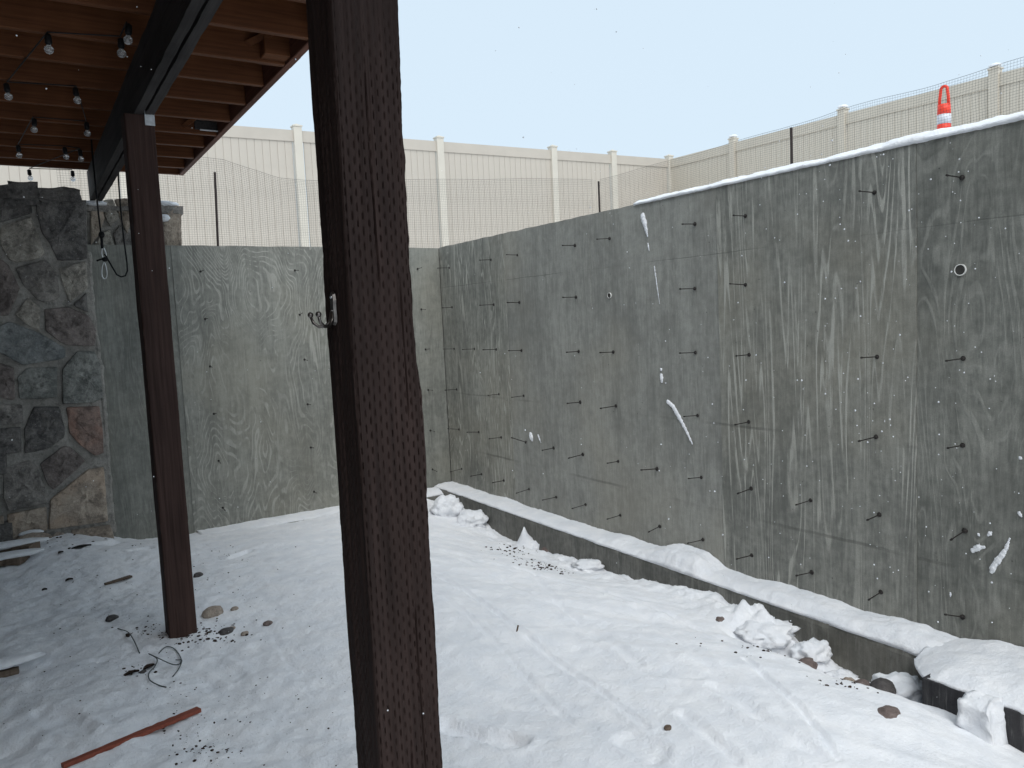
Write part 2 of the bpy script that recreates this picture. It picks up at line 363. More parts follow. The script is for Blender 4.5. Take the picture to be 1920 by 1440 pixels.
tracks = [([(803, 1072), (880, 1118), (960, 1178), (1060, 1250), (1130, 1300), (1215, 1372)], .013, .012),
          ([(806, 1108), (860, 1150), (930, 1210), (1010, 1290), (1080, 1360)], .007, .012),
          ([(830, 1018), (950, 1045), (1100, 1085), (1250, 1138), (1400, 1210)], .009, .014),
          ([(860, 1040), (980, 1100), (1090, 1160), (1200, 1250)], .008, .02),
          ([(1000, 1060), (1050, 1130), (1120, 1200)], .008, .02),
          ([(1395, 1242), (1440, 1288), (1500, 1350), (1570, 1440)], .014, .012),
          ([(1280, 1350), (1340, 1405), (1380, 1440)], .012, .02), ([(1340, 1300), (1450, 1380), (1540, 1440)], .010, .025),
          ([(1190, 1130), (1300, 1230), (1420, 1360)], .007, .03), ([(505, 1180), (540, 1250), (590, 1310)], .004, .010)]
prints = [((832, 1352), (970, 1388), .045, .032), ((180, 1040), (215, 1030), .04, .02), ((255, 1044), (280, 1036), .03, .02), ((445, 1045), (465, 1035), .04, .02),
          ((205, 1020), (285, 1022), .03, .015), ((90, 1360), (160, 1395), .05, .012), ((395, 1250), (440, 1270), .05, .012), ((1180, 1392), (1230, 1420), .05, .012)]
def ground_h(X, Y, fine=True):
    X = np.asarray(X, float); Y = np.asarray(Y, float)
    z = _ter(np.clip(X, -4, 3.7), np.clip(Y, -4, 7.0))
    z = z + .028 * fbm(X * 1.1, Y * 1.1, 3, 3)
    if fine:
        right = 1 / (1 + np.exp(-(X - 1.0) * 5))
        # wind and sledge streaks running down the bank
        u = (X * .52 - Y * .85); w = (X * .85 + Y * .52)
        z = z + right * (.0065 * fbm(w * 9, u * .9, 4, 21, .6) + .010 * fbm(w * 2.6, u * .8, 3, 25))
        z = z + (1 - right) * .010 * fbm(X * 6, Y * 6, 4, 31, .6) + (.0028 + .002 * (1 - right)) * fbm(X * 17, Y * 17, 4, 41, .75)
        for pl, dep, wd in tracks:
            P = [gpx(*p)[:2] for p in pl]; d = seg_d(X, Y, P) + .006 * fbm(X * 8, Y * 8, 2, 5)
            z = z - dep * np.exp(-(d / wd) ** 2) + dep * .45 * np.exp(-((d - wd * 2.1) / wd) ** 2)
        for a, b, wd, dep in prints:
            d = seg_d(X, Y, [gpx(*a)[:2], gpx(*b)[:2]]) + .012 * fbm(X * 14, Y * 14, 2, 8)
            z = z - dep / (1 + np.exp((d - wd) / .007)) + dep * .35 * np.exp(-((d - wd - .02) / .02) ** 2)
        # ragged bank beside the footing
        near = np.exp(-((X - 3.30) / .16) ** 2) * (Y < 6.9) * (Y > 1.8)
        z = z + near * .035 * fbm(X * 5, Y * 5, 4, 51, .6)
        S = lambda a, b, v: (lambda t: t * t * (3 - 2 * t))(np.clip((v - a) / (b - a), 0, 1))
        cx = 2.97 + .03 * fbm(Y * 3, Y * 0, 3, 71)
        z = z - .045 * S(cx, cx + .07, X) * S(2.85, 2.65, Y) * S(1.70, 1.80, Y) + .018 * np.exp(-((X - cx + .05) / .06) ** 2) * S(2.9, 2.6, Y) * S(1.5, 1.8, Y)
        heap = np.exp(-((X - 3.28) / .12) ** 2) * (np.exp(-((Y - 2.72) / .24) ** 2) * .12 + np.exp(-((Y - 2.0) / .16) ** 2) * .07 + np.exp(-((Y - 2.35) / .10) ** 2) * .04 + np.exp(-((Y - 3.35) / .25) ** 2) * .02)
        z = z + heap * (1 + .4 * fbm(X * 16, Y * 16, 4, 61, .6))
    return z
def grid_mesh(name, xs, ys, zf, mat, keep=None):
    X, Y = np.meshgrid(xs, ys); Z = zf(X, Y); nx, ny = len(xs), len(ys)
    vs = np.stack([X, Y, Z], -1).reshape(-1, 3)
    i = np.arange(nx - 1)[None] + np.arange(ny - 1)[:, None] * nx; fs = np.stack([i, i + 1, i + nx + 1, i + nx], -1).reshape(-1, 4)
    if keep is not None:
        c = vs[fs].mean(1); fs = fs[keep(c[:, 0], c[:, 1])]
    me = bpy.data.meshes.new(name); me.from_pydata(vs.tolist(), [], fs.tolist()); me.update()
    me.polygons.foreach_set('use_smooth', [True] * len(me.polygons)); me.materials.append(mat)
    o = bpy.data.objects.new(name, me); COL.objects.link(o); return o
gx = np.r_[np.linspace(-70, -4, 8)[:-1], np.arange(-4, -.5, .12), np.arange(-.5, 3.64, .0155), 3.70]
gy = np.r_[np.linspace(-70, -4, 8)[:-1], np.arange(-4, 1.0, .10), np.arange(1.0, 7.0, .0165), 7.02]
g = structure(grid_mesh('snowy_ground', gx, gy, ground_h, M['snow_ground']))
def upper_h(X, Y):
    d = np.minimum(np.maximum(np.maximum(X - 3.8, Y - 7.15), 0), 8)
    return EYE + .62 + .075 * d + .03 * fbm(X * .8, Y * .8, 3, 77)
ux = np.r_[np.linspace(-70, -2, 10)[:-1], np.arange(-2, 14, .25), np.linspace(14, 70, 9)]
uy = np.r_[np.linspace(-70, -4, 10)[:-1], np.arange(-4, 14, .25), np.linspace(14, 70, 9)]
ux = np.sort(np.r_[ux, 3.82]); uy = np.sort(np.r_[uy, 7.14])
structure(grid_mesh('upper_snowy_ground', ux, uy, upper_h, M['snow'], lambda x, y: (x > 3.82) | (y > 7.14)))
def gz(x, y): return float(ground_h(np.array([[x]]), np.array([[y]]))[0, 0])
def gnd(px, py):
    """where the sight line of a photographed spot meets the ground"""
    z = -1.63
    for _ in range(12):
        p = onZ(px, py, EYE + z); z = gz(p[0], p[1]) - EYE
    return p[0], p[1], gz(p[0], p[1])

# ------------------------------------------------------------------ concrete retaining walls
TOP = EYE + .733
wallR = thing('retaining_wall', (XW + .1, 2, 0), 'long grey concrete retaining wall running along the right with rows of protruding form ties', 'concrete wall')
wallB = thing('retaining_wall', (2, YW + .1, 0), 'shorter greenish grey concrete retaining wall across the back beside the stone wall', 'concrete wall')
MB().box((XW + .006, -3.0, EYE - 2.2), (XW + .2, YW + .2, TOP - .004)).build('wall_core', M['core'], wallR)
MB().box((.50, YW + .022, EYE - 2.2), (XW + .004, YW + .2, TOP - .006)).build('wall_core', M['core'], wallB)
def ragged_panel(axis, a, b, face, top, mat, parent, seed):
    """one formwork panel's print: a thin slab with a slightly uneven top edge and chipped sides"""
    n = max(6, int((b - a) / .04)); m = MB(); vs = []; fs = []
    zs = np.r_[EYE - 2.2, np.linspace(EYE - 1.8, top, 70)]
    for j, z in enumerate(zs):
        for i in range(n + 1):
            u = a + (b - a) * i / n
            if i in (0, n): u += (1 if i == 0 else -1) * (.0002 + .0035 * max(0, mn.noise(Vector((seed, z * 9, i))) - .15) )
            zz = z + (.006 * mn.noise(Vector((u * 7, seed, 1))) if j == len(zs) - 1 else 0)
            f = face + .003 * mn.noise(Vector((u * 1.3, z * 1.3, seed * 3)))
            vs.append((f, u, zz) if axis == 1 else (u, f, zz))
    W_ = n + 1
    for j in range(len(zs) - 1):
        for i in range(n):
            q = (j * W_ + i, j * W_ + i + 1, (j + 1) * W_ + i + 1, (j + 1) * W_ + i); fs.append(q if axis == 0 else q[::-1])
    # returns at sides and top
    k = len(vs); back = .03
    add = [(x + back, y, z) if axis == 1 else (x, y + back, z) for x, y, z in vs]
    vs += add; t0 = (len(zs) - 1) * W_
    for i in range(n):
        q = (t0 + i, t0 + i + 1, k + t0 + i + 1, k + t0 + i); fs.append(q if axis == 0 else q[::-1])
    for j in range(len(zs) - 1):
        for c, fl in ((0, 0), (n, 1)):
            q = (j * W_ + c, (j + 1) * W_ + c, k + (j + 1) * W_ + c, k + j * W_ + c); q = q if fl ^ (axis == 1) else q[::-1]; fs.append(q)
    m.add(vs, fs); return m.build('panel', mat, parent, False)
seamY = [-3.0, -.66, .56, 2.075, 3.305, 4.545, 5.73, YW - .004]
seamY = [-3.0, -1.59, -.37, .85, 2.070, 3.308, 4.552, 5.735, YW - .004]
kindsR = ['wall_damp', 'wall_damp', 'wall_damp', 'wall_damp', 'wall_grain_wide', 'wall_smooth', 'wall_smooth', 'wall_grain']
offs = [0, .002, 0, .001, -.002, .002, .0, -.003]
for i in range(len(seamY) - 1):
    ragged_panel(1, seamY[i] + .0003, seamY[i + 1] - .0003, XW + offs[i], TOP, M[kindsR[i]], wallR, i + 1)
seamX = [.50, 1.131, 2.35, 3.30, XW - .006]
kindsB = ['back_plain', 'back_grain', 'back_grain', 'back_plain']
for i in range(len(seamX) - 1):
    ragged_panel(0, seamX[i] + .0003, seamX[i + 1] - .0003, YW + (0.005, 0, .001, .002)[i], TOP - .003, M[kindsB[i]], wallB, i + 20)

# form ties: a thin rod with a bead tip and a dark cone at the wall
def tie_mesh():
    m = MB()
    m.tube([(0, 0, 0), (-.006, 0, 0)], [.0130, .0105], 14); m.tube([(-.006, 0, 0), (-.009, 0, 0)], [.0075, .0045], 10)
    m.tube([(-.006, 0, 0), (-.128, 0, 0)], .0030, 6); m.tube([(-.124, 0, 0), (-.136, 0, 0)], [.0052, .0046], 8)
    return m
tiesR = [(1303, 420), (1398, 405), (1640, 361), (1804, 333), (1143, 447), (1078, 460), (970, 478), (921, 487), (843, 502),
 (1303, 541), (1398, 534), (1643, 516), (1080, 557), (974, 567), (926, 571), (848, 576), (1304, 661), (1405, 665), (1645, 669), (1806, 672), (1150, 660), (1085, 659),
 (978, 657), (931, 655), (890, 654), (852, 654), (1308, 779), (1404, 791), (1643, 819), (1805, 835), (1155, 761), (1088, 754), (982, 742), (936, 739), (857, 730),
 (1315, 895), (1409, 916), (1520, 938), (1649, 965), (1809, 995), (1232, 879), (1159, 865), (1093, 852), (1038, 840), (986, 829), (940, 820), (898, 810), (861, 805),
 (1318, 1012), (1410, 1041), (1522, 1073), (1652, 1110), (1805, 1157), (1237, 987), (1163, 966), (1098, 946), (1043, 932), (992, 917), (945, 901), (903, 889), (866, 879)]
src = None
for k, (px, py) in enumerate(tiesR):
    p = onX(px, py, XW - .001); ry = random.uniform(-.04, .05); rz = random.uniform(-.05, .05)
    if p[2] < EYE - .9: ry += random.uniform(-.02, .14)
    if (px, py) == (986, 829): ry = .45
    if (px, py) == (1805, 1157): ry = .33
    if src is None:
        src = tie_mesh().build('form_tie', M['tie'], None); tp = src; src.parent = wallR
    else: tp = inst(src, (0, 0, 0), parent=wallR)
    tp.location = Vector(p) - wallR.location; tp.rotation_euler = (random.uniform(0, 6), ry * -1, rz)
    tp.rotation_mode = 'YZX'; tp.scale = (random.uniform(.82, 1.08), *(2 * [random.uniform(.85, 1.15)]))
# the rusty one and the matching stretch out of frame
p = onX(1643, 516, XW)
for y_, z_ in [(yy, zz) for yy in (1.45, 1.02, .6, .1, -.4) for zz in (.53, .125, -.283, -.69, -1.09)]:
    tp = inst(src, Vector((XW - .001, y_, EYE + z_)) - wallR.location, (0, 0, 0), wallR)
rust = tie_mesh().build('form_tie', M['rust'], wallR); rust['label'] = 'rusty reddish form tie'
rust.location = Vector(p) - wallR.location; rust.scale = (1.02, 1.12, 1.12)
# delete the plain tie that the rusty one replaces
for o in [o for o in wallR.children if o.name.startswith('form_tie') and o is not rust and (o.location - rust.location).length < .02]: bpy.data.objects.remove(o)
tiesB = [(376, 509), (385, 598), (394, 687), (401, 776), (410, 864), (418, 952), (553, 507), (562, 590), (571, 674), (577, 758), (583, 839), (589, 922),
         (783, 504), (790, 580), (798, 655), (803, 731), (807, 807), (811, 880)]
for (px, py) in tiesB:
    p = onY(px, py, YW - .001)
    inst(src if src.name in bpy.data.objects else rust, Vector(p) - wallB.location, (random.uniform(-.1, .1), random.uniform(-.05, .06), math.pi / 2 + random.uniform(-.06, .06)), wallB, (.7, .75, .75))
for xx in (2.75, 3.02):
    for zz in (.525, .12, -.29, -.70, -1.11):
        inst(src, Vector((xx, YW - .001, EYE + zz)) - wallB.location, (0, 0, math.pi / 2), wallB)
# pipe sleeves cast through the wall
def sleeve(px, py, r, full):
    p = onX(px, py, XW); m = MB(); n = 28
    for (ra, rb, xa, xb) in ((r, r, .02, -.006), (r, r * .86, -.006, -.006), (r * .86, r * .86, -.006, .02)):
        vs = []; 
        for rr, xx in ((ra, xa), (rb, xb)):
            vs += [(p[0] + xx, p[1] + rr * math.cos(2 * math.pi * k / n), p[2] + rr * math.sin(2 * math.pi * k / n)) for k in range(n)]
        m.add(vs, [(k, (k + 1) % n, n + (k + 1) % n, n + k) for k in range(n)])
    s = m.build('pipe_sleeve', M['pvc'], wallR)
    m = MB(); m.add([(p[0] - .0035, p[1] + r * .86 * math.cos(2 * math.pi * k / n), p[2] + r * .86 * math.sin(2 * math.pi * k / n)) for k in range(n)], [tuple(range(n))])
    m.build('hole_disc', M['hole'], s); return s  # flat dark disc drawn as the hole inside the sleeve
sleeve(1801, 506, .026, True); sleeve(1143, 554, .020, True)

# footings
LED = EYE - 1.665
ft = thing('concrete_footing', (3.5, 4, EYE - 1.9), 'low grey concrete footing ledge along the foot of the right wall', 'footing', 'snow covered wall footings')
def foot_face(axis, a, b, f, back, mat, parent):
    n = int((b - a) / .05); m = MB(); vs = []; fs = []
    prof = [(f, -2.3), (f, -1.95), (f, -1.85), (f, -1.75), (f, -1.69), (f + .006, -1.668), (f + .02, -1.665), (back, -1.665)]
    for i in range(n + 1):
        u = a + (b - a) * i / n
        for q, (x, z) in enumerate(prof):
            w = .005 * mn.noise(Vector((u * 2.2, z * 4, 3.3))) + (.006 * mn.noise(Vector((u * 14, z * 3, 9))) if q in (4, 5, 6) else 0)
            vs.append((x + w, u, z + EYE + w * .5) if axis == 1 else (u, x + w, z + EYE + w * .5))
    K = len(prof)
    for i in range(n):
        for q in range(K - 1):
            s_ = (i * K + q, i * K + q + 1, (i + 1) * K + q + 1, (i + 1) * K + q); fs.append(s_ if axis == 1 else s_[::-1])
    if axis == 1: fs.append(tuple(range(K)))
    m.add(vs, fs); return m.build('footing_body', mat, parent, False)
foot_face(1, 1.2, YW - .01, 3.425, XW - .002, M['foot_x'], ft)
ft2 = thing('concrete_footing', (2, 6.8, EYE - 1.9), 'low concrete footing ledge under the back wall, mostly buried in snow', 'footing', 'snow covered wall footings')
o = foot_face(0, 1.13, 3.42, 6.74, YW + .01, M['foot_x'], ft2); o.location.z -= .045
# dark stepped footing block at the near right
fd = thing('footing_block', (3.3, 1.2, EYE - 1.9), 'dark blackish footing block topped with thick snow at the right edge', 'footing')
m = MB(); pa, pb = onX(1730, 1268, 3.10), None
yF = 1.745
bmk = bmesh.new(); bmesh.ops.create_cube(bmk, size=1)
for v in bmk.verts: v.co = Vector(((3.10 + 3.46) / 2 + v.co.x * .36, (yF - 1.5) / 2 + v.co.y * (yF + 1.5), EYE - 1.80 + v.co.z * .40))
bmesh.ops.subdivide_edges(bmk, edges=bmk.edges[:], cuts=24, use_grid_fill=True)
for v in bmk.verts: v.co += Vector((mn.noise(v.co * 6), mn.noise(v.co * 6 + Vector((5, 0, 0))), mn.noise(v.co * 6 + Vector((0, 9, 0))))) * .006
m.bm(bmk); m.build('block_body', M['foot_dark'], fd)

# ------------------------------------------------------------------ snow lying on ledges and walls
def snow_strip(name, axis, us, x0f, x1f, basef, hf, n, seed, over=.012, lab='', cat='snow'):
    """rounded bank of snow: x0f wall side, x1f open edge, hf thickness"""
    vs = []; fs = []; K = n + 4
    for i, u in enumerate(us):
        x0, x1, b, h = x0f(u), x1f(u), basef(u), hf(u)
        dx = x1 - x0
        for k in range(n + 1):
            s = k / n; hh = h * (1 - abs(s) ** 5 * .75)
            nz = .26 * h * fb((u * 4, s * abs(dx) * 9, seed), 4) + .0045 * fb((u * 22, s * abs(dx) * 30, seed + 3), 4)
            xx = x0 + dx * s + (.010 * fb((u * 9, seed, 2), 3) if k > n * .7 else 0)
            vs.append((xx, u, b + max(.004, hh + nz)))
        sg = 1 if dx > 0 else -1; ed = .010 * fb((u * 11, seed, 7), 4) + .007 * fb((u * 43, seed, 9), 3)
        ov = over + ed
        vs.append((x1 + sg * (ov * .8), u, b + h * .20)); vs.append((x1 + sg * ov * .6, u, b - .006 + .35 * ed)); vs.append((x1 - sg * .02, u, b - .004))
    for i in range(len(us) - 1):
        for k in range(K - 1):
            q = (i * K + k, i * K + k + 1, (i + 1) * K + k + 1, (i + 1) * K + k); fs.append(q if axis == 1 else q[::-1])
    fs.append(tuple(range(K))); fs.append(tuple((len(us) - 1) * K + k for k in range(K)))
    if axis == 0: vs = [(y, x, z) for x, y, z in vs]
    m = MB(); m.add(vs, fs); o = m.build(name, M['snow'], None, True, loc=vs[0]); tag(o, lab, cat); return o
def gs(u, c, w): return math.exp(-((u - c) / w) ** 2)
def led_h(u):
    h = .022 + .014 * gs(u, 4.1, .5) + .085 * gs(u, 3.62, .16) + .05 * gs(u, 3.42, .12) + .035 * max(0, min(1, (3.3 - u) / .8)) + .0 * u
    return max(.015, h + .016 * fb((u * 2.3, 0, 5), 4))
snow_strip('ledge_snow', 1, np.arange(1.5, 6.94, .0125), lambda u: XW - .001, lambda u: 3.432 + .01 * fb((u * 5, 1, 1), 3), lambda u: LED, led_h, 13, 2,
           lab='long bank of snow lying on the footing ledge below the right wall', cat='snow bank')
snow_strip('ledge_snow', 0, np.arange(1.15, 3.46, .03), lambda u: YW - .001, lambda u: 6.75, lambda u: LED - .045, lambda u: .02 + .02 * max(0, (u - 2.6)) + .008 * fb((u * 3, 3, 3), 3), 8, 6,
           lab='thin strip of snow on the footing ledge under the back wall', cat='snow bank')
def blk_x1(u): return 3.115 + .28 * max(0, min(1, (u - 1.70) / .24)) ** 1.5 + .012 * fb((u * 6, 2, 8), 3)
snow_strip('block_snow', 1, np.arange(-1.4, 1.93, .0125), lambda u: XW - .001, blk_x1, lambda u: EYE - 1.598 - .06 * max(0, min(1, (u - 1.70) / .2)), lambda u: .034 + .03 * max(0, min(1, (1.7 - u) / .4)), 24, 9, .016,
           lab='thick snow mound covering the dark footing block at the right edge', cat='snow bank')
cap = snow_strip('wall_top_snow', 1, np.arange(-3, 4.045, .02), lambda u: XW + .19, lambda u: XW - .004, lambda u: TOP - .001, lambda u: .036 + .014 * min(1, max(0, (4.0 - u) / 2)), 10, 12, .010,
           lab='thin white snow line along the top edge of the right wall', cat='snow bank')
# clods stuck to the side wall
G_P = 'snow clods stuck to the right wall'
def wall_snow(pl, r, lab, seed):
    """a splash of snow along a line on the wall"""
    P = [onX(x, y, XW - .004) for x, y in pl]; bm = bmesh.new(); ms = MB()
    pts = []
    for a, b in zip(P[:-1], P[1:]):
        L = np.linalg.norm(b - a); n = max(2, int(L / .008))
        pts += [a + (b - a) * k / n for k in range(n)]
    pts.append(P[-1])
    n = len(pts)
    for i, q in enumerate(pts):
        s = i / max(1, n - 1); prof = (.55 + .45 * math.sin(math.pi * min(1, .15 + s * .8)))
        rr = (r[0] + (r[1] - r[0]) * s) * prof * (1 + .55 * mn.noise(Vector((seed * 5, i * .55, 0))))
        if rr < .0025: continue
        b2 = bmesh.new(); bmesh.ops.create_icosphere(b2, subdivisions=2, radius=1)
        for v in b2.verts:
            k = 1 + .35 * fb(v.co * 2 + Vector((seed, i, 0)), 3); v.co = Vector((v.co.x * rr * .55 * k, v.co.y * rr * k + .004 * mn.noise(Vector((i, seed, 3))), v.co.z * rr * 1.15 * k))
        ms.bm(b2, Matrix.Translation(q))
    o = ms.build('snow_clod', M['snow'], None, True, loc=P[0]); tag(o, lab, 'snow clod', G_P)
wall_snow([(1205, 404), (1209, 420), (1214, 442)], (.022, .010), 'tall white snow smear just below the left end of the wall-top snow', 1)
wall_snow([(1215, 457), (1217, 470)], (.007, .006), 'tiny snow speck right below the tall white smear', 2)
wall_snow([(1227, 500), (1231, 530), (1238, 578)], (.006, .003), 'thin vertical snow streak in the upper middle of the right wall', 3)
wall_snow([(1239, 692), (1240, 694)], (.009, .008), 'small round snow dab just above an oval one at mid height of the wall', 4)
wall_snow([(1240, 704), (1241, 716)], (.016, .012), 'oval snow dab at mid height of the wall above a long diagonal streak', 5)
wall_snow([(1252, 753), (1262, 762), (1272, 780), (1286, 806), (1298, 832)], (.016, .009), 'long diagonal snow streak beside a form tie in the middle of the wall', 6)
wall_snow([(995, 815), (998, 826)], (.026, .013), 'snow lump resting on a bent form tie low on the left of the wall', 7)
wall_snow([(1009, 816), (1014, 830)], (.010, .004), 'little snow crumb just right of the lump on the bent tie', 8)
wall_snow([(1824, 1032), (1834, 1027), (1845, 1026)], (.014, .010), 'rounded snow lump on the lower right of the wall', 9)
wall_snow([(1893, 1010), (1886, 1030), (1875, 1046), (1866, 1056), (1859, 1072)], (.006, .017), 'long slanting snow splash at the lower right edge of the wall', 10)
wall_snow([(1834, 1001), (1836, 1004)], (.006, .006), 'small left one of two snow specks above the rounded lump', 11)
wall_snow([(1853, 1003), (1859, 998)], (.008, .006), 'small right one of two snow specks above the rounded lump', 12)
wall_snow([(1782, 1112), (1782, 1118)], (.006, .005), 'tiny snow dot below the lowest right form ties', 13)
wall_snow([(1911, 962), (1915, 968)], (.009, .006), 'snow speck at the far right edge above the slanting splash', 14)
wall_snow([(1912, 858), (1915, 860)], (.007, .006), 'highest little snow speck at the far right edge of the wall', 15)

# ------------------------------------------------------------------ natural stone wall
SY = 6.90
sw = thing('stone_wall', (0, SY, EYE - 1.7), 'mortared rubble stone wall with thin capstones at the left edge', 'stone wall')
MB().box((-2.2, SY, EYE - 2.1), (.515, SY + .55, EYE + 1.05)).build('mortar_bed', M['mortar'], sw)
stones = [('dark', [(0, 373), (56, 374), (60, 400), (28, 409), (0, 418)]),
 ('lite', [(1, 423), (58, 408), (67, 431), (83, 473), (75, 484), (31, 492), (17, 487), (0, 456)]),
 ('dark', [(68, 383), (161, 376), (163, 484), (153, 487), (108, 488), (92, 453), (80, 440), (70, 403)]),
 ('mid', [(29, 503), (86, 487), (107, 512), (112, 556), (107, 562), (83, 567), (70, 562), (42, 531)]),
 ('lite', [(110, 503), (161, 491), (164, 540), (131, 567), (120, 540)]),
 ('purp', [(-14, 480), (0, 484), (17, 498), (37, 540), (17, 591), (-14, 591)]),
 ('lite', [(53, 558), (75, 578), (74, 621), (50, 609), (28, 590)]),
 ('dark', [(137, 571), (162, 549), (166, 586), (142, 576)]),
 ('purp', [(83, 580), (128, 576), (167, 592), (180, 620), (178, 648), (125, 647), (111, 640), (86, 620)]),
 ('blue', [(17, 603), (75, 625), (122, 653), (122, 669), (111, 674), (42, 684), (28, 676), (-8, 656), (-8, 615)]),
 ('purp', [(-6, 679), (26, 690), (29, 746), (22, 751), (-6, 743)]),
 ('green', [(33, 707), (50, 690), (107, 688), (107, 744), (72, 748), (36, 747)]),
 ('green', [(117, 692), (144, 659), (178, 660), (188, 682), (192, 745), (178, 754), (118, 757)]),
 ('mid', [(-6, 757), (42, 759), (43, 793), (11, 796), (-6, 796)]),
 ('dark', [(-6, 804), (39, 800), (40, 847), (-6, 854)]),
 ('dark', [(64, 763), (111, 763), (122, 807), (119, 820), (92, 840), (47, 850), (46, 804)]),
 ('red', [(125, 764), (186, 762), (192, 804), (194, 848), (178, 854), (150, 834), (131, 812)]),
 ('purp', [(75, 870), (119, 836), (133, 839), (160, 863), (139, 884), (100, 918), (89, 907)]),
 ('mid', [(6, 878), (56, 862), (69, 873), (86, 918), (86, 943), (17, 957), (7, 932)]),
 ('beige', [(95, 936), (166, 880), (194, 876), (196, 904), (202, 976), (167, 982), (92, 991)]),
 ('beige', [(14, 964), (86, 950), (89, 993), (17, 1012)]), ('brown', [(-10, 968), (7, 966), (9, 1016), (-10, 1020)]),
 ('brown', [(133, 994), (206, 984), (215, 1008), (178, 1012), (140, 1012)])]
def stone_on(poly, yf, depth, mat, parent, seed, rings=5):
    P = [onY(x, y, yf)[[0, 2]] for x, y in poly]; c = np.mean(P, 0)
    # resample and soften the outline
    out = []
    for a, b in zip(P, P[1:] + P[:1]):
        L = np.linalg.norm(b - a); n = max(2, int(L / .022))
        out += [a + (b - a) * k / n for k in range(n)]
    out = np.array(out); out = .12 * np.roll(out, 1, 0) + .76 * out + .12 * np.roll(out, -1, 0); out = c + (out - c) * 1.02
    n = len(out); vs = []; fs = []
    tilt = (random.uniform(-.05, .05), random.uniform(-.05, .05))
    prof = [(1.0, 0), (.992, .7), (.965, .96), (.86, 1.03), (.70, 1.05), (.52, 1.05), (.34, 1.05), (.16, 1.05)]
    for (s, d) in prof:
        for k in range(n):
            q = c + (out[k] - c) * s
            nz = .014 * fb((q[0] * 9, q[1] * 9, seed * 3.1), 4) + .009 * fb((q[0] * 26, q[1] * 26, seed), 4)
            fac = abs(fb((q[0] * 4.5, q[1] * 4.5, seed + 40), 2)) * .020
            dd = depth * d + (nz - fac if d > .5 else 0) + (tilt[0] * (q[0] - c[0]) + tilt[1] * (q[1] - c[1])) * (1 if d > .3 else 0)
            vs.append((q[0] + .004 * fb((q[0] * 20, q[1] * 20, 7), 2), yf + .012 - max(dd, -.005), q[1]))
    vs.append((c[0], yf + .012 - depth * 1.1, c[1]))
    for r in range(len(prof) - 1):
        for k in range(n): fs.append((r * n + k, r * n + (k + 1) % n, (r + 1) * n + (k + 1) % n, (r + 1) * n + k))
    b = (len(prof) - 1) * n
    for k in range(n): fs.append((b + k, b + (k + 1) % n, len(vs) - 1))
    m = MB(); m.add(vs, [f[::-1] for f in fs]); o = m.build('stone', mat, parent, False)
    me = o.data; me.polygons.foreach_set('use_smooth', [True] * len(me.polygons))
    try: me.set_sharp_from_angle(angle=math.radians(24))
    except Exception: pass
    return o
for i, (k, poly) in enumerate(stones):
    stone_on(poly, SY, .042 if i < 22 else .03, SM[k], sw, i + 1)
# further stones of the same wall left of the picture
kk = list(SM.values())
for r_ in range(9):
    x = -.13 - .1 * (r_ % 2)
    while x > -2.1:
        w_ = random.uniform(.22, .38); z0 = EYE - 1.6 + r_ * .29
        poly = [(x - .02, z0 + .02), (x - .01, z0 + .25), (x - w_ / 2, z0 + .26), (x - w_ + .03, z0 + .24), (x - w_ + .02, z0 + .03)]
        n = 5; vs = [(a, SY + .01, b) for a, b in poly] + [(x - w_ / 2 + (a - x + w_ / 2) * .85, SY - .045, z0 + .14 + (b - z0 - .14) * .85) for a, b in poly]
        MB().add(vs, [(k, k + 5, (k + 1) % 5 + 5, (k + 1) % 5) for k in range(5)] + [(9, 8, 7, 6, 5)]).build('stone', random.choice(kk), sw); x -= w_ + .03
# capstones
def slab(name, a, b, mat, parent, seed, amp=.012):
    bm = bmesh.new(); bmesh.ops.create_cube(bm, size=1); bmesh.ops.subdivide_edges(bm, edges=bm.edges[:], cuts=7, use_grid_fill=True)
    for v in bm.verts:
        p = Vector([(q + w) / 2 + u * (w - q) for q, w, u in zip(a, b, v.co)])
        d = Vector((fb(p * 7 + Vector((seed, 0, 0)), 4), fb(p * 7 + Vector((0, seed, 9)), 4), fb(p * 9 + Vector((5, 0, seed)), 4))) * amp
        v.co = p + d
    m = MB(); m.bm(bm); return m.build(name, mat, parent, False)
zc = EYE + 1.05
for i, (xa, xb, h, dz) in enumerate([(-.30, .06, .10, 0), (.045, .235, .125, .004), (.22, .50, .095, -.006), (-.75, -.31, .11, 0), (-1.3, -.76, .09, 0), (-2.2, -1.31, .11, 0)]):
    slab('capstone', (xa, SY - .07, zc + dz), (xb, SY + .56, zc + dz + h), SM['dark'], sw, i * 3.3, .02)
    slab('capstone', (xa + .02, SY - .03, zc - .04), (xb - .01, SY + .2, zc + .012), SM['dark'], sw, i * 2.1 + 40, .012)
# ragged mortar bead against the concrete
m = MB()
pts = [onY(x, y, SY + .02) for x, y in [(166, 470), (170, 540), (178, 620), (190, 700), (197, 790), (203, 880), (209, 960), (214, 1003)]]
fine_p = []
for a, b in zip(pts[:-1], pts[1:]):
    for k in range(8): fine_p.append(a + (b - a) * k / 8)
m.tube([(q[0] + .010 * mn.noise(Vector((0, q[2] * 11, 0))), q[1] + .008 * mn.noise(Vector((3, q[2] * 9, 0))), q[2]) for q in fine_p], [.020 + .010 * mn.noise(Vector((8, q[2] * 16, 0))) for q in fine_p], 8)
m.build('mortar_bead', M['mortar'], sw, True)
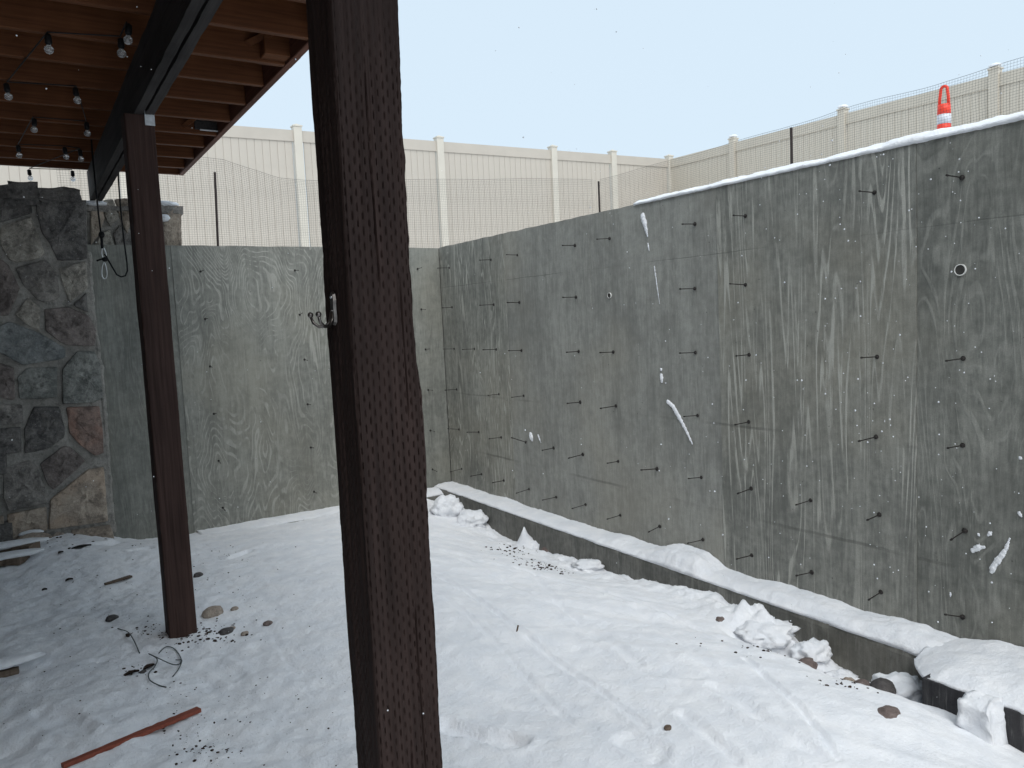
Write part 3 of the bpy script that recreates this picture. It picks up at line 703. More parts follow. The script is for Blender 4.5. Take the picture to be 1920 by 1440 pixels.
# end of the older stone wall standing up behind the concrete
sb = thing('stone_wall', (.9, 7.4, EYE + .6), 'pale stone stub with snowy caps showing above the back wall behind the far post', 'stone wall')
SB = 7.20
MB().box((.50, SB, EYE + .5), (1.26, SB + .5, EYE + 1.02)).build('mortar_bed', M['mortar'], sb)
for i, (k, poly) in enumerate([('beige', [(170, 378), (188, 376), (196, 410), (186, 438), (170, 462)]), ('lite', [(192, 376), (212, 374), (222, 410), (206, 425), (198, 410)]),
  ('brown', [(214, 374), (238, 372), (244, 420), (238, 440), (226, 412)]), ('lite', [(172, 468), (190, 440), (206, 430), (216, 470), (172, 474)]), ('mid', [(222, 425), (246, 440), (250, 474), (220, 474), (212, 440)]),
  ('mid', [(250, 380), (290, 378), (296, 430), (262, 440)]), ('lite', [(256, 446), (298, 436), (306, 474), (256, 474)]), ('brown', [(304, 384), (338, 388), (340, 460), (336, 474), (310, 474), (300, 420)])]):
    stone_on(poly, SB, .05, SM[k], sb, 60 + i)
for i, (xa, xb, h) in enumerate([(.49, .72, .05), (.70, .98, .045), (1.10, 1.29, .065)]):
    slab('capstone', (xa, SB - .05, EYE + 1.02 + .01 * (i == 1)), (xb, SB + .5, EYE + 1.02 + h), SM['mid'], sb, 70 + i * 4, .012)
for px, sz, lab in [((0.62, SB + .0, EYE + 1.085), (.10, .10, .028), 'snow on the stone stub left of the far post'), ((1.14, SB + .06, EYE + 1.105), (.13, .14, .035), 'snow pillow on the top corner of the stone stub right of the far post'),
                    ((1.13, SB - .06, EYE + .98), (.045, .03, .032), 'small round snow dab on the stone stub just under its snow pillow')]:
    o = blob('snow_pillow', px, sz, M['snow'], px[0] * 9, .25, 1.8, 3); tag(o, lab, 'snow', 'snow on the stone stub')

# ------------------------------------------------------------------ vinyl fences
FY, FX = 11.9, 11.69
def ztop(x): return EYE + 3.085 + (x - 3.87) * .014
bk = thing('vinyl_fence', (5, FY, EYE + 1.2), 'beige vinyl privacy fence across the back with narrow vertical boards', 'fence', 'beige vinyl privacy fences')
rt = thing('vinyl_fence', (FX, 7, EYE + 1.2), 'tan vinyl privacy fence on the right rising behind the netting', 'fence', 'beige vinyl privacy fences')
def post_mesh(h, w=.127):
    m = MB(); m.cbox((-w / 2, -w / 2, -h), (w / 2, w / 2, 0), .004); return m
def cap_mesh(w=.15):
    m = MB(); m.cbox((-w / 2, -w / 2, -.022), (w / 2, w / 2, .0), .003)
    m.add([(-w / 2 + .01, -w / 2 + .01, 0), (w / 2 - .01, -w / 2 + .01, 0), (w / 2 - .01, w / 2 - .01, 0), (-w / 2 + .01, w / 2 - .01, 0), (0, 0, .035)], [(0, 1, 4), (1, 2, 4), (2, 3, 4), (3, 0, 4)]); return m
def board_mesh(h, w, axis):
    m = MB(); a = (-w / 2 + .0018, -.011, -h); b = (w / 2 - .0018, .011, 0)
    if axis == 1: a = (a[1], a[0], a[2]); b = (b[1], b[0], b[2])
    m.cbox(a, b, .003)
    a = (w / 2 - .004, -.004, -h + .002); b = (w / 2 + .004, .004, -.002)
    if axis == 1: a = (a[1], a[0], a[2]); b = (b[1], b[0], b[2])
    m.box(a, b); return m
pX = [-3.44, -1.02, 1.42, 3.87, 6.32, 8.71, 10.16, 11.69]
pS = cS = None
for i, x in enumerate(pX):
    z = ztop(x)
    if pS is None:
        pS = post_mesh(2.3).build('post', M['vinyl_post'], None); cS = cap_mesh().build('cap', M['vinyl_post'], None); pS.parent = bk; cS.parent = pS; p_ = pS
        p_.location = Vector((x, FY, z)) - bk.location
    else:
        p_ = inst(pS, Vector((x, FY, z)) - bk.location, (0, 0, 0), bk); inst(cS, (0, 0, 0), (0, 0, 0), p_)
BW = .1135
bS = board_mesh(2.05, BW, 0).build('board', M['vinyl'], None); bS.parent = bk; first = True
for x0, x1 in zip(pX[:-1], pX[1:]):
    z0, z1 = ztop(x0) - .075, ztop(x1) - .075
    m = MB(); y0, y1 = FY - .028, FY + .028
    for (dz0, dz1) in ((-.168, 0),):
        m.add([(x0 + .055, y0, z0 + dz0), (x1 - .055, y0, z1 + dz0), (x1 - .055, y1, z1 + dz0), (x0 + .055, y1, z0 + dz0), (x0 + .055, y0, z0), (x1 - .055, y0, z1), (x1 - .055, y1, z1), (x0 + .055, y1, z0)],
              [(0, 3, 2, 1), (4, 5, 6, 7), (0, 1, 5, 4), (1, 2, 6, 5), (2, 3, 7, 6), (3, 0, 4, 7)])
    m.build('rail', M['vinyl'], bk)
    if x1 < -.5: continue
    n = int((x1 - x0 - .10) / BW); st = x0 + (x1 - x0 - n * BW) / 2 + BW / 2
    for k in range(n):
        xx = st + k * BW; zz = ztop(xx) - .075 - .155
        if first: bS.location = Vector((xx, FY, zz)) - bk.location; first = False
        else: inst(bS, Vector((xx, FY, zz)) - bk.location, (0, 0, 0), bk)
def ztr(y): return EYE + 3.20 - (FY - y) * .012
pYr = [11.9, 10.19, 7.89, 5.55, 3.12, .68]
bS2 = board_mesh(2.15, BW, 1).build('board', M['vinyl_tan'], None); bS2.parent = rt; first = True
pS2 = post_mesh(2.4).build('post', M['vinyl_tan'], None); pS2.parent = rt; cS2 = cap_mesh().build('cap', M['vinyl_tan'], None); cS2.parent = pS2
for i, y in enumerate(pYr[1:]):
    z = ztr(y)
    if i == 0: pS2.location = Vector((FX, y, z)) - rt.location
    else:
        p_ = inst(pS2, Vector((FX, y, z)) - rt.location, (0, 0, 0), rt); inst(cS2, (0, 0, 0), (0, 0, 0), p_)
    o = blob('cap_snow', (FX, y, z + .035), (.085, .085, .028), M['snow'], i, .15, 1.5, 2); o.parent = rt; o.location = Vector((FX, y, z + .035)) - rt.location
for y0, y1 in zip(pYr[:-1], pYr[1:]):
    z0, z1 = ztr(y0) - .09, ztr(y1) - .09; x0, x1 = FX - .028, FX + .028; h = .168
    MB().add([(x0, y0 - .06, z0 - h), (x0, y1 + .06, z1 - h), (x1, y1 + .06, z1 - h), (x1, y0 - .06, z0 - h), (x0, y0 - .06, z0), (x0, y1 + .06, z1), (x1, y1 + .06, z1), (x1, y0 - .06, z0)],
             [(0, 1, 2, 3), (4, 7, 6, 5), (0, 4, 5, 1), (1, 5, 6, 2), (2, 6, 7, 3), (3, 7, 4, 0)]).build('rail', M['vinyl_tan'], rt)
    n = int((y0 - y1 - .10) / BW); st = y1 + (y0 - y1 - n * BW) / 2 + BW / 2
    for k in range(n):
        yy = st + k * BW; zz = ztr(yy) - .09 - .155
        if first: bS2.location = Vector((FX, yy, zz)) - rt.location; first = False
        else: inst(bS2, Vector((FX, yy, zz)) - rt.location, (0, 0, 0), rt)

# ------------------------------------------------------------------ garden netting on stakes
NY, NX = 7.6, 6.23
nt = thing('netting_fence', (NX, NY, EYE + .75), 'sagging black plastic mesh netting on thin dark stakes behind both concrete walls', 'netting')
def net_top_back(x):
    # slack top edge: high by the stone stub, dipping past the first stake
    kx = [-1.0, .9, 1.75, 2.25, 2.7, 3.9, 5.2, 6.23]; kz = [1.62, 1.63, 1.60, 1.46, 1.455, 1.535, 1.62, 1.66]
    return EYE + float(np.interp(x, kx, kz))
def net_top_side(y): return EYE + float(np.interp(y, [-2.5, 0, 2.77, 3.2, 4.26, 5.4, 6.4, 7.6], [1.72, 1.71, 1.69, 1.672, 1.668, 1.655, 1.65, 1.66])) + .006 * math.sin(y * 5)
def net(axis, a, b, topf, fixed, zb):
    P = .0215; m = MB(); n = int((b - a) / P); r = .0007
    def pos(u, s):
        zt = topf(u); z = zb + (zt - zb) * s
        w = .035 * fb((u * .9, s * 1.5, 4.4 + axis), 3); v = .010 * fb((u * 1.4, s * 2.2, 8 + axis), 3)
        return (u + v, fixed + w, z + v) if axis == 0 else (fixed + w, u + v, z + v)
    ss = np.linspace(0, 1, 7)
    for i in range(n + 1):
        u = a + i * P; m.tube([pos(u, s) for s in ss], r, 3, False)
    rows = int(.95 / P); us = np.arange(a, b + .01, .085)
    for j in range(rows + 1):
        s = j / rows; m.tube([pos(u, s) for u in us], r * (1.25 if j < rows else 2.2), 3, False)
    o = m.build('net', M['net'], nt); o['kind'] = 'stuff'; return o
net(0, .4, NX, net_top_back, NY, EYE + .72); net(1, -.6, NY, net_top_side, NX, EYE + .78)
def stake(x, y, z0, z1, lean):
    m = MB(); m.tube([(x, y, z0), (x + lean, y, z1)], .0125, 6); m.build('stake', M['stake'], nt)
stake(1.635, NY - .03, EYE + .6, EYE + 1.47, .03); stake(NX - .02, NY - .05, EYE + .7, EYE + 1.63, 0); stake(NX - .04, 4.71, EYE + .7, EYE + 1.632, 0); stake(NX - .03, 1.6, EYE + .7, EYE + 1.65, 0)

# orange delineator post behind the netting
DX = 6.85; dp = onX(1770, 237, DX); dt = EYE + .257 * DX
dl = thing('traffic_delineator', (DX, dp[1], EYE + .80), 'bright orange traffic delineator post with loop handle and white bands behind the netting', 'traffic post')
y0 = dp[1]
def ring(z0, z1, r0, r1, mat, name, n=18):
    m = MB(); m.tube([(DX, y0, z0), (DX, y0, z1)], [r0, r1], n); return m.build(name, mat, dl, True)
zb = EYE + .80
m = MB(); m.tube([(DX, y0, zb), (DX, y0, zb + .05)], [.20, .19], 8); m.build('base', M['black'], dl)
zt = dt - .115
ring(zb + .05, zt - .235, .056, .053, M['orange'], 'tube')
ring(zt - .235, zt - .165, .0535, .0535, M['orange'], 'tube'); ring(zt - .165, zt - .085, .0545, .0545, M['white_band'], 'reflective_band'); ring(zt - .085, zt, .053, .050, M['orange'], 'tube')
ring(zt - .40, zt - .30, .0565, .0565, M['white_band'], 'reflective_band')
m = MB(); hp = [(DX, y0 - .040, zt - .01), (DX, y0 - .036, zt + .06), (DX, y0 - .028, zt + .12)] + [(DX, y0 - .028 * math.cos(a), zt + .125 + .028 * math.sin(a)) for a in np.linspace(.3, math.pi - .3, 7)] + [(DX, y0 + .028, zt + .12), (DX, y0 + .036, zt + .06), (DX, y0 + .040, zt - .01)]
m.tube(hp, .0125, 8); m.build('handle', M['orange'], dl, True)

# ------------------------------------------------------------------ deck overhead
JB = EYE + 1.335; JT = JB + .235; BX0, BX1 = .582, .673; DE = 7.08; DR = 1.30; DL = -2.2; DB = .30
dk = thing('wooden_deck', (0, 3, JB), 'brown wooden deck overhead seen from below with reddish joists', 'deck')
m = MB()
jy = 7.0
jS = None; jn = 0
yy = [round(3.201 + .4 * k, 3) for k in range(10)] + [round(3.201 - .4 * k, 3) for k in range(1, 8)]
for y in yy:
    if not (DB + .06 < y < DE - .08): continue
    dz = random.uniform(-.004, .004)
    if jS is None:
        jS = MB().cbox((DL, -.019, 0), (DR - .04, .019, .235), .003).build('joist', M['joist'], None); jS.parent = dk; o = jS
    else: o = inst(jS, (0, 0, 0), (0, 0, 0), dk)
    o.location = Vector((0, y, JB + dz)) - dk.location; o.scale = (1, random.uniform(.95, 1.05), 1)
MB().cbox((DR - .038, DB, JB - .004), (DR, DE, JT), .003).build('rim_board', M['rim'], dk)
MB().cbox((DL, DE - .038, JB - .003), (DR - .04, DE, JT), .003).build('rim_board', M['joist'], dk)
MB().cbox((DL, DB, JB), (DR - .04, DB + .038, JT), .003).build('rim_board', M['joist'], dk)
n = 25; bw = (DR + .02 - DL) / n; dS = None
for k in range(n):
    x = DL + bw * (k + .5)
    if dS is None: dS = MB().cbox((-bw / 2 + .002, DB - .02, 0), (bw / 2 - .002, DE + .02, .026), .003).build('deck_board', M['deckboard'], None); dS.parent = dk; o = dS
    else: o = inst(dS, (0, 0, 0), (0, 0, 0), dk)
    o.location = Vector((x, 0, JT + .003)) - dk.location
for x0, x1 in ((BX0, BX0 + .040), (BX1 - .040, BX1)):
    m = MB(); nseg = 120; pr = [(x0, 1.10), (x1, 1.10), (x1, 1.331), (x0, 1.331)]; vs = []; fs = []
    for i in range(nseg + 1):
        y = DB + .02 + (7.14 - DB - .02) * i / nseg
        for q, (x, z) in enumerate(pr):
            vs.append((x + .003 * fb((y * 6, q, x0 * 9), 3), y, z + EYE + .003 * fb((y * 7, q + 5, x0), 3)))
    for i in range(nseg):
        for q in range(4): fs.append((i * 4 + q, i * 4 + (q + 1) % 4, (i + 1) * 4 + (q + 1) % 4, (i + 1) * 4 + q))
    fs += [(0, 1, 2, 3)[::-1], tuple(nseg * 4 + q for q in range(4))]
    m.add(vs, fs); o = m.build('beam', M['beam'], dk)
# blocking pieces between the outer joists
b1 = onZ(522, 92, EYE + 1.40)
MB().cbox((b1[0] - .09, b1[1] - .07, EYE + 1.345), (b1[0] + .09, b1[1] + .10, EYE + 1.45), .004).build('blocking', M['joist'], dk)
b2 = onZ(528, 113, EYE + 1.335)
b3 = onZ(490, 77, EYE + 1.42); m = MB(); m.tube([(b3[0] - .09, b3[1] + .08, EYE + 1.40), (b3[0] + .07, b3[1] - .10, EYE + 1.46)], .022, 4); m.build('brace', M['joist'], dk)
b4 = onZ(388, 236, EYE + 1.40); MB().cbox((b4[0] - .09, b4[1] - .06, EYE + 1.36), (b4[0] + .09, b4[1] + .06, EYE + 1.46), .004).build('blocking', M['beam'], dk)
MB().cbox((b4[0] - .06, b4[1] - .068, EYE + 1.352), (b4[0] + .06, b4[1] - .05, EYE + 1.360), .002).build('bracket', M['galv'], dk)
b5 = onZ(360, 228, EYE + 1.40); m = MB(); m.tube([(b5[0] - .05, b5[1] + .05, EYE + 1.37), (b5[0] + .05, b5[1] - .06, EYE + 1.45)], .02, 4); m.build('brace', M['joist'], dk)
# galvanised post bracket
pb_ = onY(281, 224, 4.296)
# ------------------------------------------------------------------ posts
def rough_post(name, x0, y0, w, z0, z1, nx_face, nx_left, nz, mat, incise, seed, wane=None):
    """square sawn post; dense on the two faces that show, with incised slits, worn corners and grain"""
    cols = []   # (corner-walk x, y, face id, u along face)
    for k in range(nx_face): cols.append((x0 + w * k / nx_face, y0, 0, k / nx_face))
    for k in range(8): cols.append((x0 + w, y0 + w * k / 8, 1, k / 8))
    for k in range(8): cols.append((x0 + w - w * k / 8, y0 + w, 2, k / 8))
    for k in range(nx_left): cols.append((x0, y0 + w - w * k / nx_left, 3, k / nx_left))
    K = len(cols); zs = np.linspace(z0, z1, nz); C = np.array([(c[0], c[1]) for c in cols]); fid = np.array([c[2] for c in cols]); uu = np.array([c[3] for c in cols])
    nrm = {0: (0, -1), 1: (1, 0), 2: (0, 1), 3: (-1, 0)}; N = np.array([nrm[f] for f in fid], float)
    Z, Xc = np.meshgrid(zs, C[:, 0], indexing='ij'); _, Yc = np.meshgrid(zs, C[:, 1], indexing='ij'); U = np.broadcast_to(uu * w, Z.shape); Fd = np.broadcast_to(fid, Z.shape)
    D = .0012 * fbm(U * 160 + Fd * 31, Z * 5, 3, seed) + .0015 * fbm(U * 30 + Fd * 17, Z * 1.6, 3, seed + 4)
    if incise:
        P, L, PW = .0108, .029, .00135
        ci = np.floor(U / P); cu = (U / P - ci) * P - P / 2 + .0012 * vnoise(ci * 7.1, Z * 9, seed + 9)
        ph = Z / L + .5 * (ci % 2) + .05 * vnoise(ci * 3.3, np.floor(Z / L) * 1.7, seed + 2); dz = (ph - np.floor(ph) - .5) * L
        half = .0080
        s = np.exp(-(cu / PW) ** 4) * np.clip((half - np.abs(dz)) / .0022, 0, 1)
        st = np.clip((EYE + .70 - Z) / .35, .12, 1) * (.95 + .3 * vnoise(U * 18, Z * 7, seed + 6))
        D = D - .0037 * s * st * (Fd == 0) - .003 * s * st * (Fd == 3)
        # long drying checks
        for (cu0, za, zb_) in ((.098, -1.2, -.55), (.070, -1.05, -.85), (.105, -.2, .1), (.06, .05, .5)):
            cx = cu0 + .003 * vnoise(Z * 6, Z * 0 + cu0 * 50, 3); k = np.exp(-((U - cx) / .0013) ** 2) * np.clip((Z - EYE - za) / .05, 0, 1) * np.clip((zb_ + EYE - Z) / .05, 0, 1)
            D = D - .005 * k * (Fd == 0)
    X = Xc + N[:, 0] * D; Y = Yc + N[:, 1] * D
    # worn, chipped arrises
    cxm, cym = x0 + w / 2, y0 + w / 2
    ax = np.abs(X - cxm) / (w / 2); ay = np.abs(Y - cym) / (w / 2); cr = np.clip((np.minimum(ax, ay) - .90) / .10, 0, 1)
    qx = np.sign(X - cxm); qy = np.sign(Y - cym)
    chip = .0018 + .0011 * np.abs(fbm(Z * 14, qx * 3 + qy * 7, 4, seed + 13, .65)) + .004 * np.clip(fbm(Z * 4.5, qx * 5 + qy * 11, 3, seed + 15) - .55, 0, 1)
    X = X - qx * cr * chip; Y = Y - qy * cr * chip
    if wane is not None:
        wn_ = np.interp(zs, *wane)[:, None] + .0010 * fbm(Z * 26, Z * 0 + 3, 4, seed + 17, .6) * (np.interp(zs, *wane)[:, None] > .001)
        k = np.clip((X - (x0 + w - .022)) / .022, 0, 1); X = X - k * wn_
    vs = np.stack([X, Y, Z], -1).reshape(-1, 3)
    i = np.arange(K)[None] + np.arange(nz - 1)[:, None] * K; j = (np.arange(K)[None] + 1) % K + np.arange(nz - 1)[:, None] * K
    fs = np.stack([i, j, j + K, i + K], -1).reshape(-1, 4).tolist(); fs.append(tuple((nz - 1) * K + k for k in range(K)))
    c = Vector((x0 + w / 2, y0 + w / 2, z0)); me = bpy.data.meshes.new(name); me.from_pydata((vs - np.array(c)).tolist(), [], fs); me.update()
    me.polygons.foreach_set('use_smooth', [True] * len(me.polygons)); me.materials.append(mat)
    try: me.set_sharp_from_angle(angle=math.radians(50))
    except Exception: pass
    o = bpy.data.objects.new(name, me); COL.objects.link(o); o.location = c; return o
PX, PY, PW_ = .532, 1.392, .14
zrel = lambda y: (onY(770, y, PY)[2])
wane = ([zrel(1440), zrel(800), zrel(745), zrel(660), zrel(590), zrel(480), zrel(410), zrel(330), zrel(305), zrel(285), zrel(240), zrel(145), zrel(0)],
        [.000, .000, .0005, .0065, .0085, .0095, .0085, .007, .0035, .0035, .006, .0045, .001])
wane = (wane[0], wane[1])
near = rough_post('wooden_post', PX, PY, PW_, gz(PX + .07, PY + .07) - .08, EYE + 1.10, 118, 40, 900, M['post'], True, 3, wane)
tag(near, 'large dark brown incised timber post close to the camera in the middle', 'wooden post', 'timber posts carrying the deck')
lp = thing('wooden_post', (.605, 4.37, gz(.605, 4.37) - .05), 'slimmer looking reddish brown timber post standing further off on the left', 'wooden post', 'timber posts carrying the deck')
o = rough_post('post_shaft', .535, 4.30, .14, gz(.605, 4.37) - .05, EYE + 1.098, 30, 12, 260, M['post_red'], False, 8); o.parent = lp; o.location = o.location - lp.location
MB().cbox((pb_[0] - .024, 4.292, pb_[2] - .030), (pb_[0] + .022, 4.297, pb_[2] + .042), .001).build('post_bracket', M['galv'], lp)
for q in ((-.012, .02), (.012, -.012), (.01, .026)):
    m = MB(); m.tube([(pb_[0] + q[0], 4.293, pb_[2] + q[1]), (pb_[0] + q[0], 4.288, pb_[2] + q[1])], .004, 8); m.build('bolt', M['steel'], lp)
# coat hook on the near post
hy = onX(628, 580, PX - .001); hk = thing('coat_hook', tuple(hy), 'small double coat hook with ball tips screwed to the near post', 'hook')
m = MB(); n = 10; pr = [(-.009, -.026), (-.011, -.016), (-.009, 0), (-.011, .018), (-.008, .030), (0, .036), (.008, .030), (.011, .018), (.009, 0), (.011, -.016), (.009, -.026), (0, -.032)]
vs = [(hy[0] - .0005, hy[1] + a, hy[2] + b) for a, b in pr] + [(hy[0] - .006, hy[1] + a * .85, hy[2] + b * .95) for a, b in pr]; L = len(pr)
m.add(vs, [(k, (k + 1) % L, L + (k + 1) % L, L + k) for k in range(L)] + [tuple(range(L, 2 * L))]); m.build('plate', M['bronze'], hk)
for s, ex in ((-1, 1.0), (1, .95)):
    a0 = hy + np.array([-.005, s * .003, -.016]); 
    P = [a0 + np.array([0, 0, .012]), a0 + np.array([-.004, s * .002, -.006]), a0 + np.array([-.012, s * .007, -.016]), a0 + np.array([-.024, s * .013, -.017]), a0 + np.array([-.033, s * .018, -.009]), a0 + np.array([-.037, s * .021, .004])]
    m = MB(); m.tube(P, [.0040, .0038, .0036, .0034, .0032, .003], 8); m.ball(tuple(P[-1] + np.array([0, 0, .003])), .0058, 12, 8); m.build('prong', M['bronze'], hk, True)
for dz in (.024, -.004):
    m = MB(); m.ball((hy[0] - .0062, hy[1], hy[2] + dz), .0032, 8, 6); m.build('screw', M['steel'], hk, True)

# ------------------------------------------------------------------ string of globe lights under the joists
sl = thing('string_lights', (0, 5, EYE + 1.3), 'string of small clear globe bulbs zigzagging under the deck joists, unlit', 'string lights')
bul = [(240, 75), (228, 100), (92, 93), (16, 181), (145, 188), (164, 250), (64, 243), (36, 291), (124, 294), (152, 298)]
endb = [(57, 334), (137, 336)]
bz = EYE + 1.258; pos = []
for px, py in bul:
    p = onZ(px, py, bz); pos.append(p)
for px, py in endb: pos.append(onY(px, py, DE + .03))
cS_ = gS_ = None
for p in pos:
    if cS_ is None:
        m = MB(); m.tube([(0, 0, .022), (0, 0, .030), (0, 0, .062), (0, 0, .068)], [.011, .0145, .0135, .006], 10); cS_ = m.build('socket', M['black'], None, True); cS_.parent = sl
        m = MB(); m.ball((0, 0, 0), .0190, 16, 10); gS_ = m.build('bulb', M['glass'], None, True); gS_.parent = cS_; c = cS_
    else: c = inst(cS_, (0, 0, 0), (0, 0, 0), sl); inst(gS_, (0, 0, 0), (0, 0, 0), c)
    c.location = Vector(p) - sl.location; c.rotation_euler = (random.uniform(-.12, .12), random.uniform(-.12, .12), 0)
m = MB()
for a, b in zip(pos[:-1], pos[1:]):
    pts = [];
    for k in range(13):
        s = k / 12; q = a + (b - a) * s; pts.append((q[0], q[1], q[2] + .074))
    m.tube(pts, .0032, 6)
m.build('cable', M['black'], sl)

# ------------------------------------------------------------------ black cord with snap hooks
ry = 6.35
rp = lambda x, y: tuple(onY(x, y, ry))
rc = thing('hanging_cord', rp(172, 262), 'black cord with two steel snap hooks hanging from the beam by the stone wall', 'cord')
m = MB(); m.tube([rp(171, 258), rp(174, 300), rp(179, 345), rp(184, 395), rp(189, 436)], .0062, 6); m.tube([rp(190, 442), rp(191, 455), rp(192, 466)], .010, 6)
m.tube([rp(222, 322), rp(223, 350), rp(226, 390), rp(230, 430), rp(235, 470), rp(238, 492), rp(239, 508), rp(235, 517), rp(227, 519), rp(219, 515), rp(209, 498), rp(201, 484), rp(196, 476)], .006, 6)
m.tube([rp(181, 489), rp(190, 486), rp(197, 485)], .007, 6)
m.build('cord', M['cord'], rc, True)
m = MB(); m.ball(rp(190.5, 440), .021, 10, 8, (1, 1, 1.15)); m.build('knot', M['cord'], rc, True)
m = MB(); m.ball(rp(197, 486), .019, 10, 8, (1.2, 1, .9)); m.build('knot', M['cord'], rc, True)
def snap(x0, y0, x1, y1, w):
    a, b = np.array(rp(x0, y0)), np.array(rp(x1, y1)); d = b - a; L = np.linalg.norm(d); d = d / L; s = np.array([1, 0, 0]) - d * d[0]; s /= np.linalg.norm(s); pts = []
    for k in range(17):
        t_ = 2 * math.pi * k / 16; pts.append(tuple((a + b) / 2 + d * math.cos(t_) * L / 2 + s * math.sin(t_) * w * (1 - .35 * math.cos(t_) * -1)))
    m = MB(); m.tube(pts, .0042, 8); m.build('snap_hook', M['steel'], rc, True)
snap(193, 464, 196, 484, .013); snap(195, 492, 196, 523, .016)

# ------------------------------------------------------------------ things lying on the snow
def trench(px, py, X=3.2):
    p = onX(px, py, X); return p[0], p[1], max(gz(p[0], p[1]), min(p[2], gz(p[0], p[1]) + .035))
def stone_at(px, py, wpx, mat, lab, hfac=.6, dfac=.8, name='stone', cat='stone', seed=None, sink=.35, amp=.14, group='loose stones in the snow', rot=0.3, tx=None):
    x, y, z = trench(px, py, tx) if tx else gnd(px, py); dist = math.hypot(x, y); r = wpx / FPX * dist / 2 * 1.06; h = r * hfac
    o = blob(name, (x, y, z + h * (1 - 2 * sink)), (r, r * dfac, h), mat, seed if seed is not None else px * .01, amp, 1.4, 3, rot=rot); tag(o, lab, cat, group); return o
stone_at(399, 1152, 37, M['pebble'], 'large smooth tan river stone right of the far post foot', .55, .75)
stone_at(440, 1143, 14, M['pebble'], 'small pale stone just beyond the large tan river stone', .6, .8)
stone_at(502, 1170, 17, M['brick'], 'small reddish stone lying alone right of the river stones', .5, .8)
stone_at(424, 1186, 27, M['pebble_dark'], 'dark flat stone by the far post foot', .45, .7)
stone_at(434, 1177, 14, M['pebble'], 'little tan stone touching the back of the dark flat stone', .5, .8)
stone_at(459, 1189, 14, M['pebble'], 'half buried tan stone right of the dark flat stone', .5, .8)
stone_at(268, 1262, 12, M['pebble_dark'], 'small grey pebble beside the tangled wire', .6, .8)
stone_at(210, 1160, 20, M['pebble_dark'], 'dark snow dusted stone left of the far post', .55, .7)
stone_at(110, 1004, 22, M['pebble'], 'small grey stone at the foot of the stone wall', .6, .8)
stone_at(61, 1018, 50, M['pebble'], 'rounded stone with snow on top below the stone wall', .45, .7)
stone_at(372, 1080, 16, M['pebble_dark'], 'dark clod just right of the far post', .6, .8)
stone_at(1252, 1366, 17, M['grey_wood'], 'small brown stone alone on the open snow at lower right', .5, .8)
stone_at(1592, 1262, 30, M['pebble'], 'rounded pinkish grey rock in the trench by the footing', .8, .9, sink=.3, tx=3.14)
stone_at(1617, 1278, 34, M['brick'], 'brownish rock in the trench next to the pinkish one', .75, .9, sink=.3, tx=3.12)
stone_at(1655, 1290, 52, M['pebble_dark'], 'dark rock under snow nearest the dark footing block', .6, .8, sink=.3, tx=3.14)
stone_at(1510, 1222, 62, M['brick'], 'flat reddish brown rock half under snow in the trench', .36, .5, sink=.3, amp=.25, tx=3.12)
stone_at(1350, 1177, 24, M['brick'], 'dark lump standing in for the shadow gap where the trench begins', .4, .6, amp=.3, sink=.62, tx=3.08)  # lump put in place of a dark shadow gap in the snow
stone_at(1666, 1334, 50, M['brick'], 'reddish rock almost buried on the crest of the snow bank', .35, .7, sink=.72)
stone_at(1029, 1033, 30, M['brick'], 'brown leaf litter clod at the footing beside the snow peak', .5, .7, sink=.3, amp=.4)
# dead leaf and chips
def flake(px, py, L, w, mat, name, lab, cat, rot, seed=1, curl=.004, grp=None):
    x, y, z = gnd(px, py); m = MB(); vs = []; fs = []; N = 8
    for i in range(N + 1):
        s = i / N; ww = w * math.sin(math.pi * min(.97, max(.04, s))) ** .7
        for k in (-1, 0, 1):
            vs.append((x + math.cos(rot) * (s - .5) * L - math.sin(rot) * ww * k * .5, y + math.sin(rot) * (s - .5) * L + math.cos(rot) * ww * k * .5, z + .006 + curl * (1 - (2 * s - 1) ** 2) + (.006 if k else 0)))
    for i in range(N):
        for k in range(2): fs.append((i * 3 + k, i * 3 + k + 1, (i + 1) * 3 + k + 1, (i + 1) * 3 + k))
    b = len(vs); vs += [(a, c, d - .004) for a, c, d in vs]; fs += [tuple(b + q for q in f[::-1]) for f in fs]
    m.add(vs, fs); o = m.build(name, mat, None, True, loc=(x, y, z)); tag(o, lab, cat, grp); return o
flake(153, 1027, .13, .06, M['black'], 'dead_leaf', 'black curled leaf on the snow in front of the stone wall', 'leaf', .1)
flake(114, 1035, .045, .03, M['leaf'], 'dead_leaf', 'small dark leaf scrap left of the black curled leaf', 'leaf', .8)
flake(130, 1089, .045, .03, M['leaf'], 'wood_chip', 'small brown chip on the snow left of the weathered stick', 'wood chip', .2)
flake(83, 1101, .03, .02, M['leaf'], 'wood_chip', 'tiny dark chip furthest left on the open snow', 'wood chip', .2)
flake(280, 1253, .06, .035, M['leaf'], 'dead_leaf', 'dark dead leaf just left of the tangled wire', 'leaf', .5)
flake(247, 1265, .07, .03, M['leaf'], 'dead_leaf', 'dark dead leaf left of the small grey pebble', 'leaf', .2)
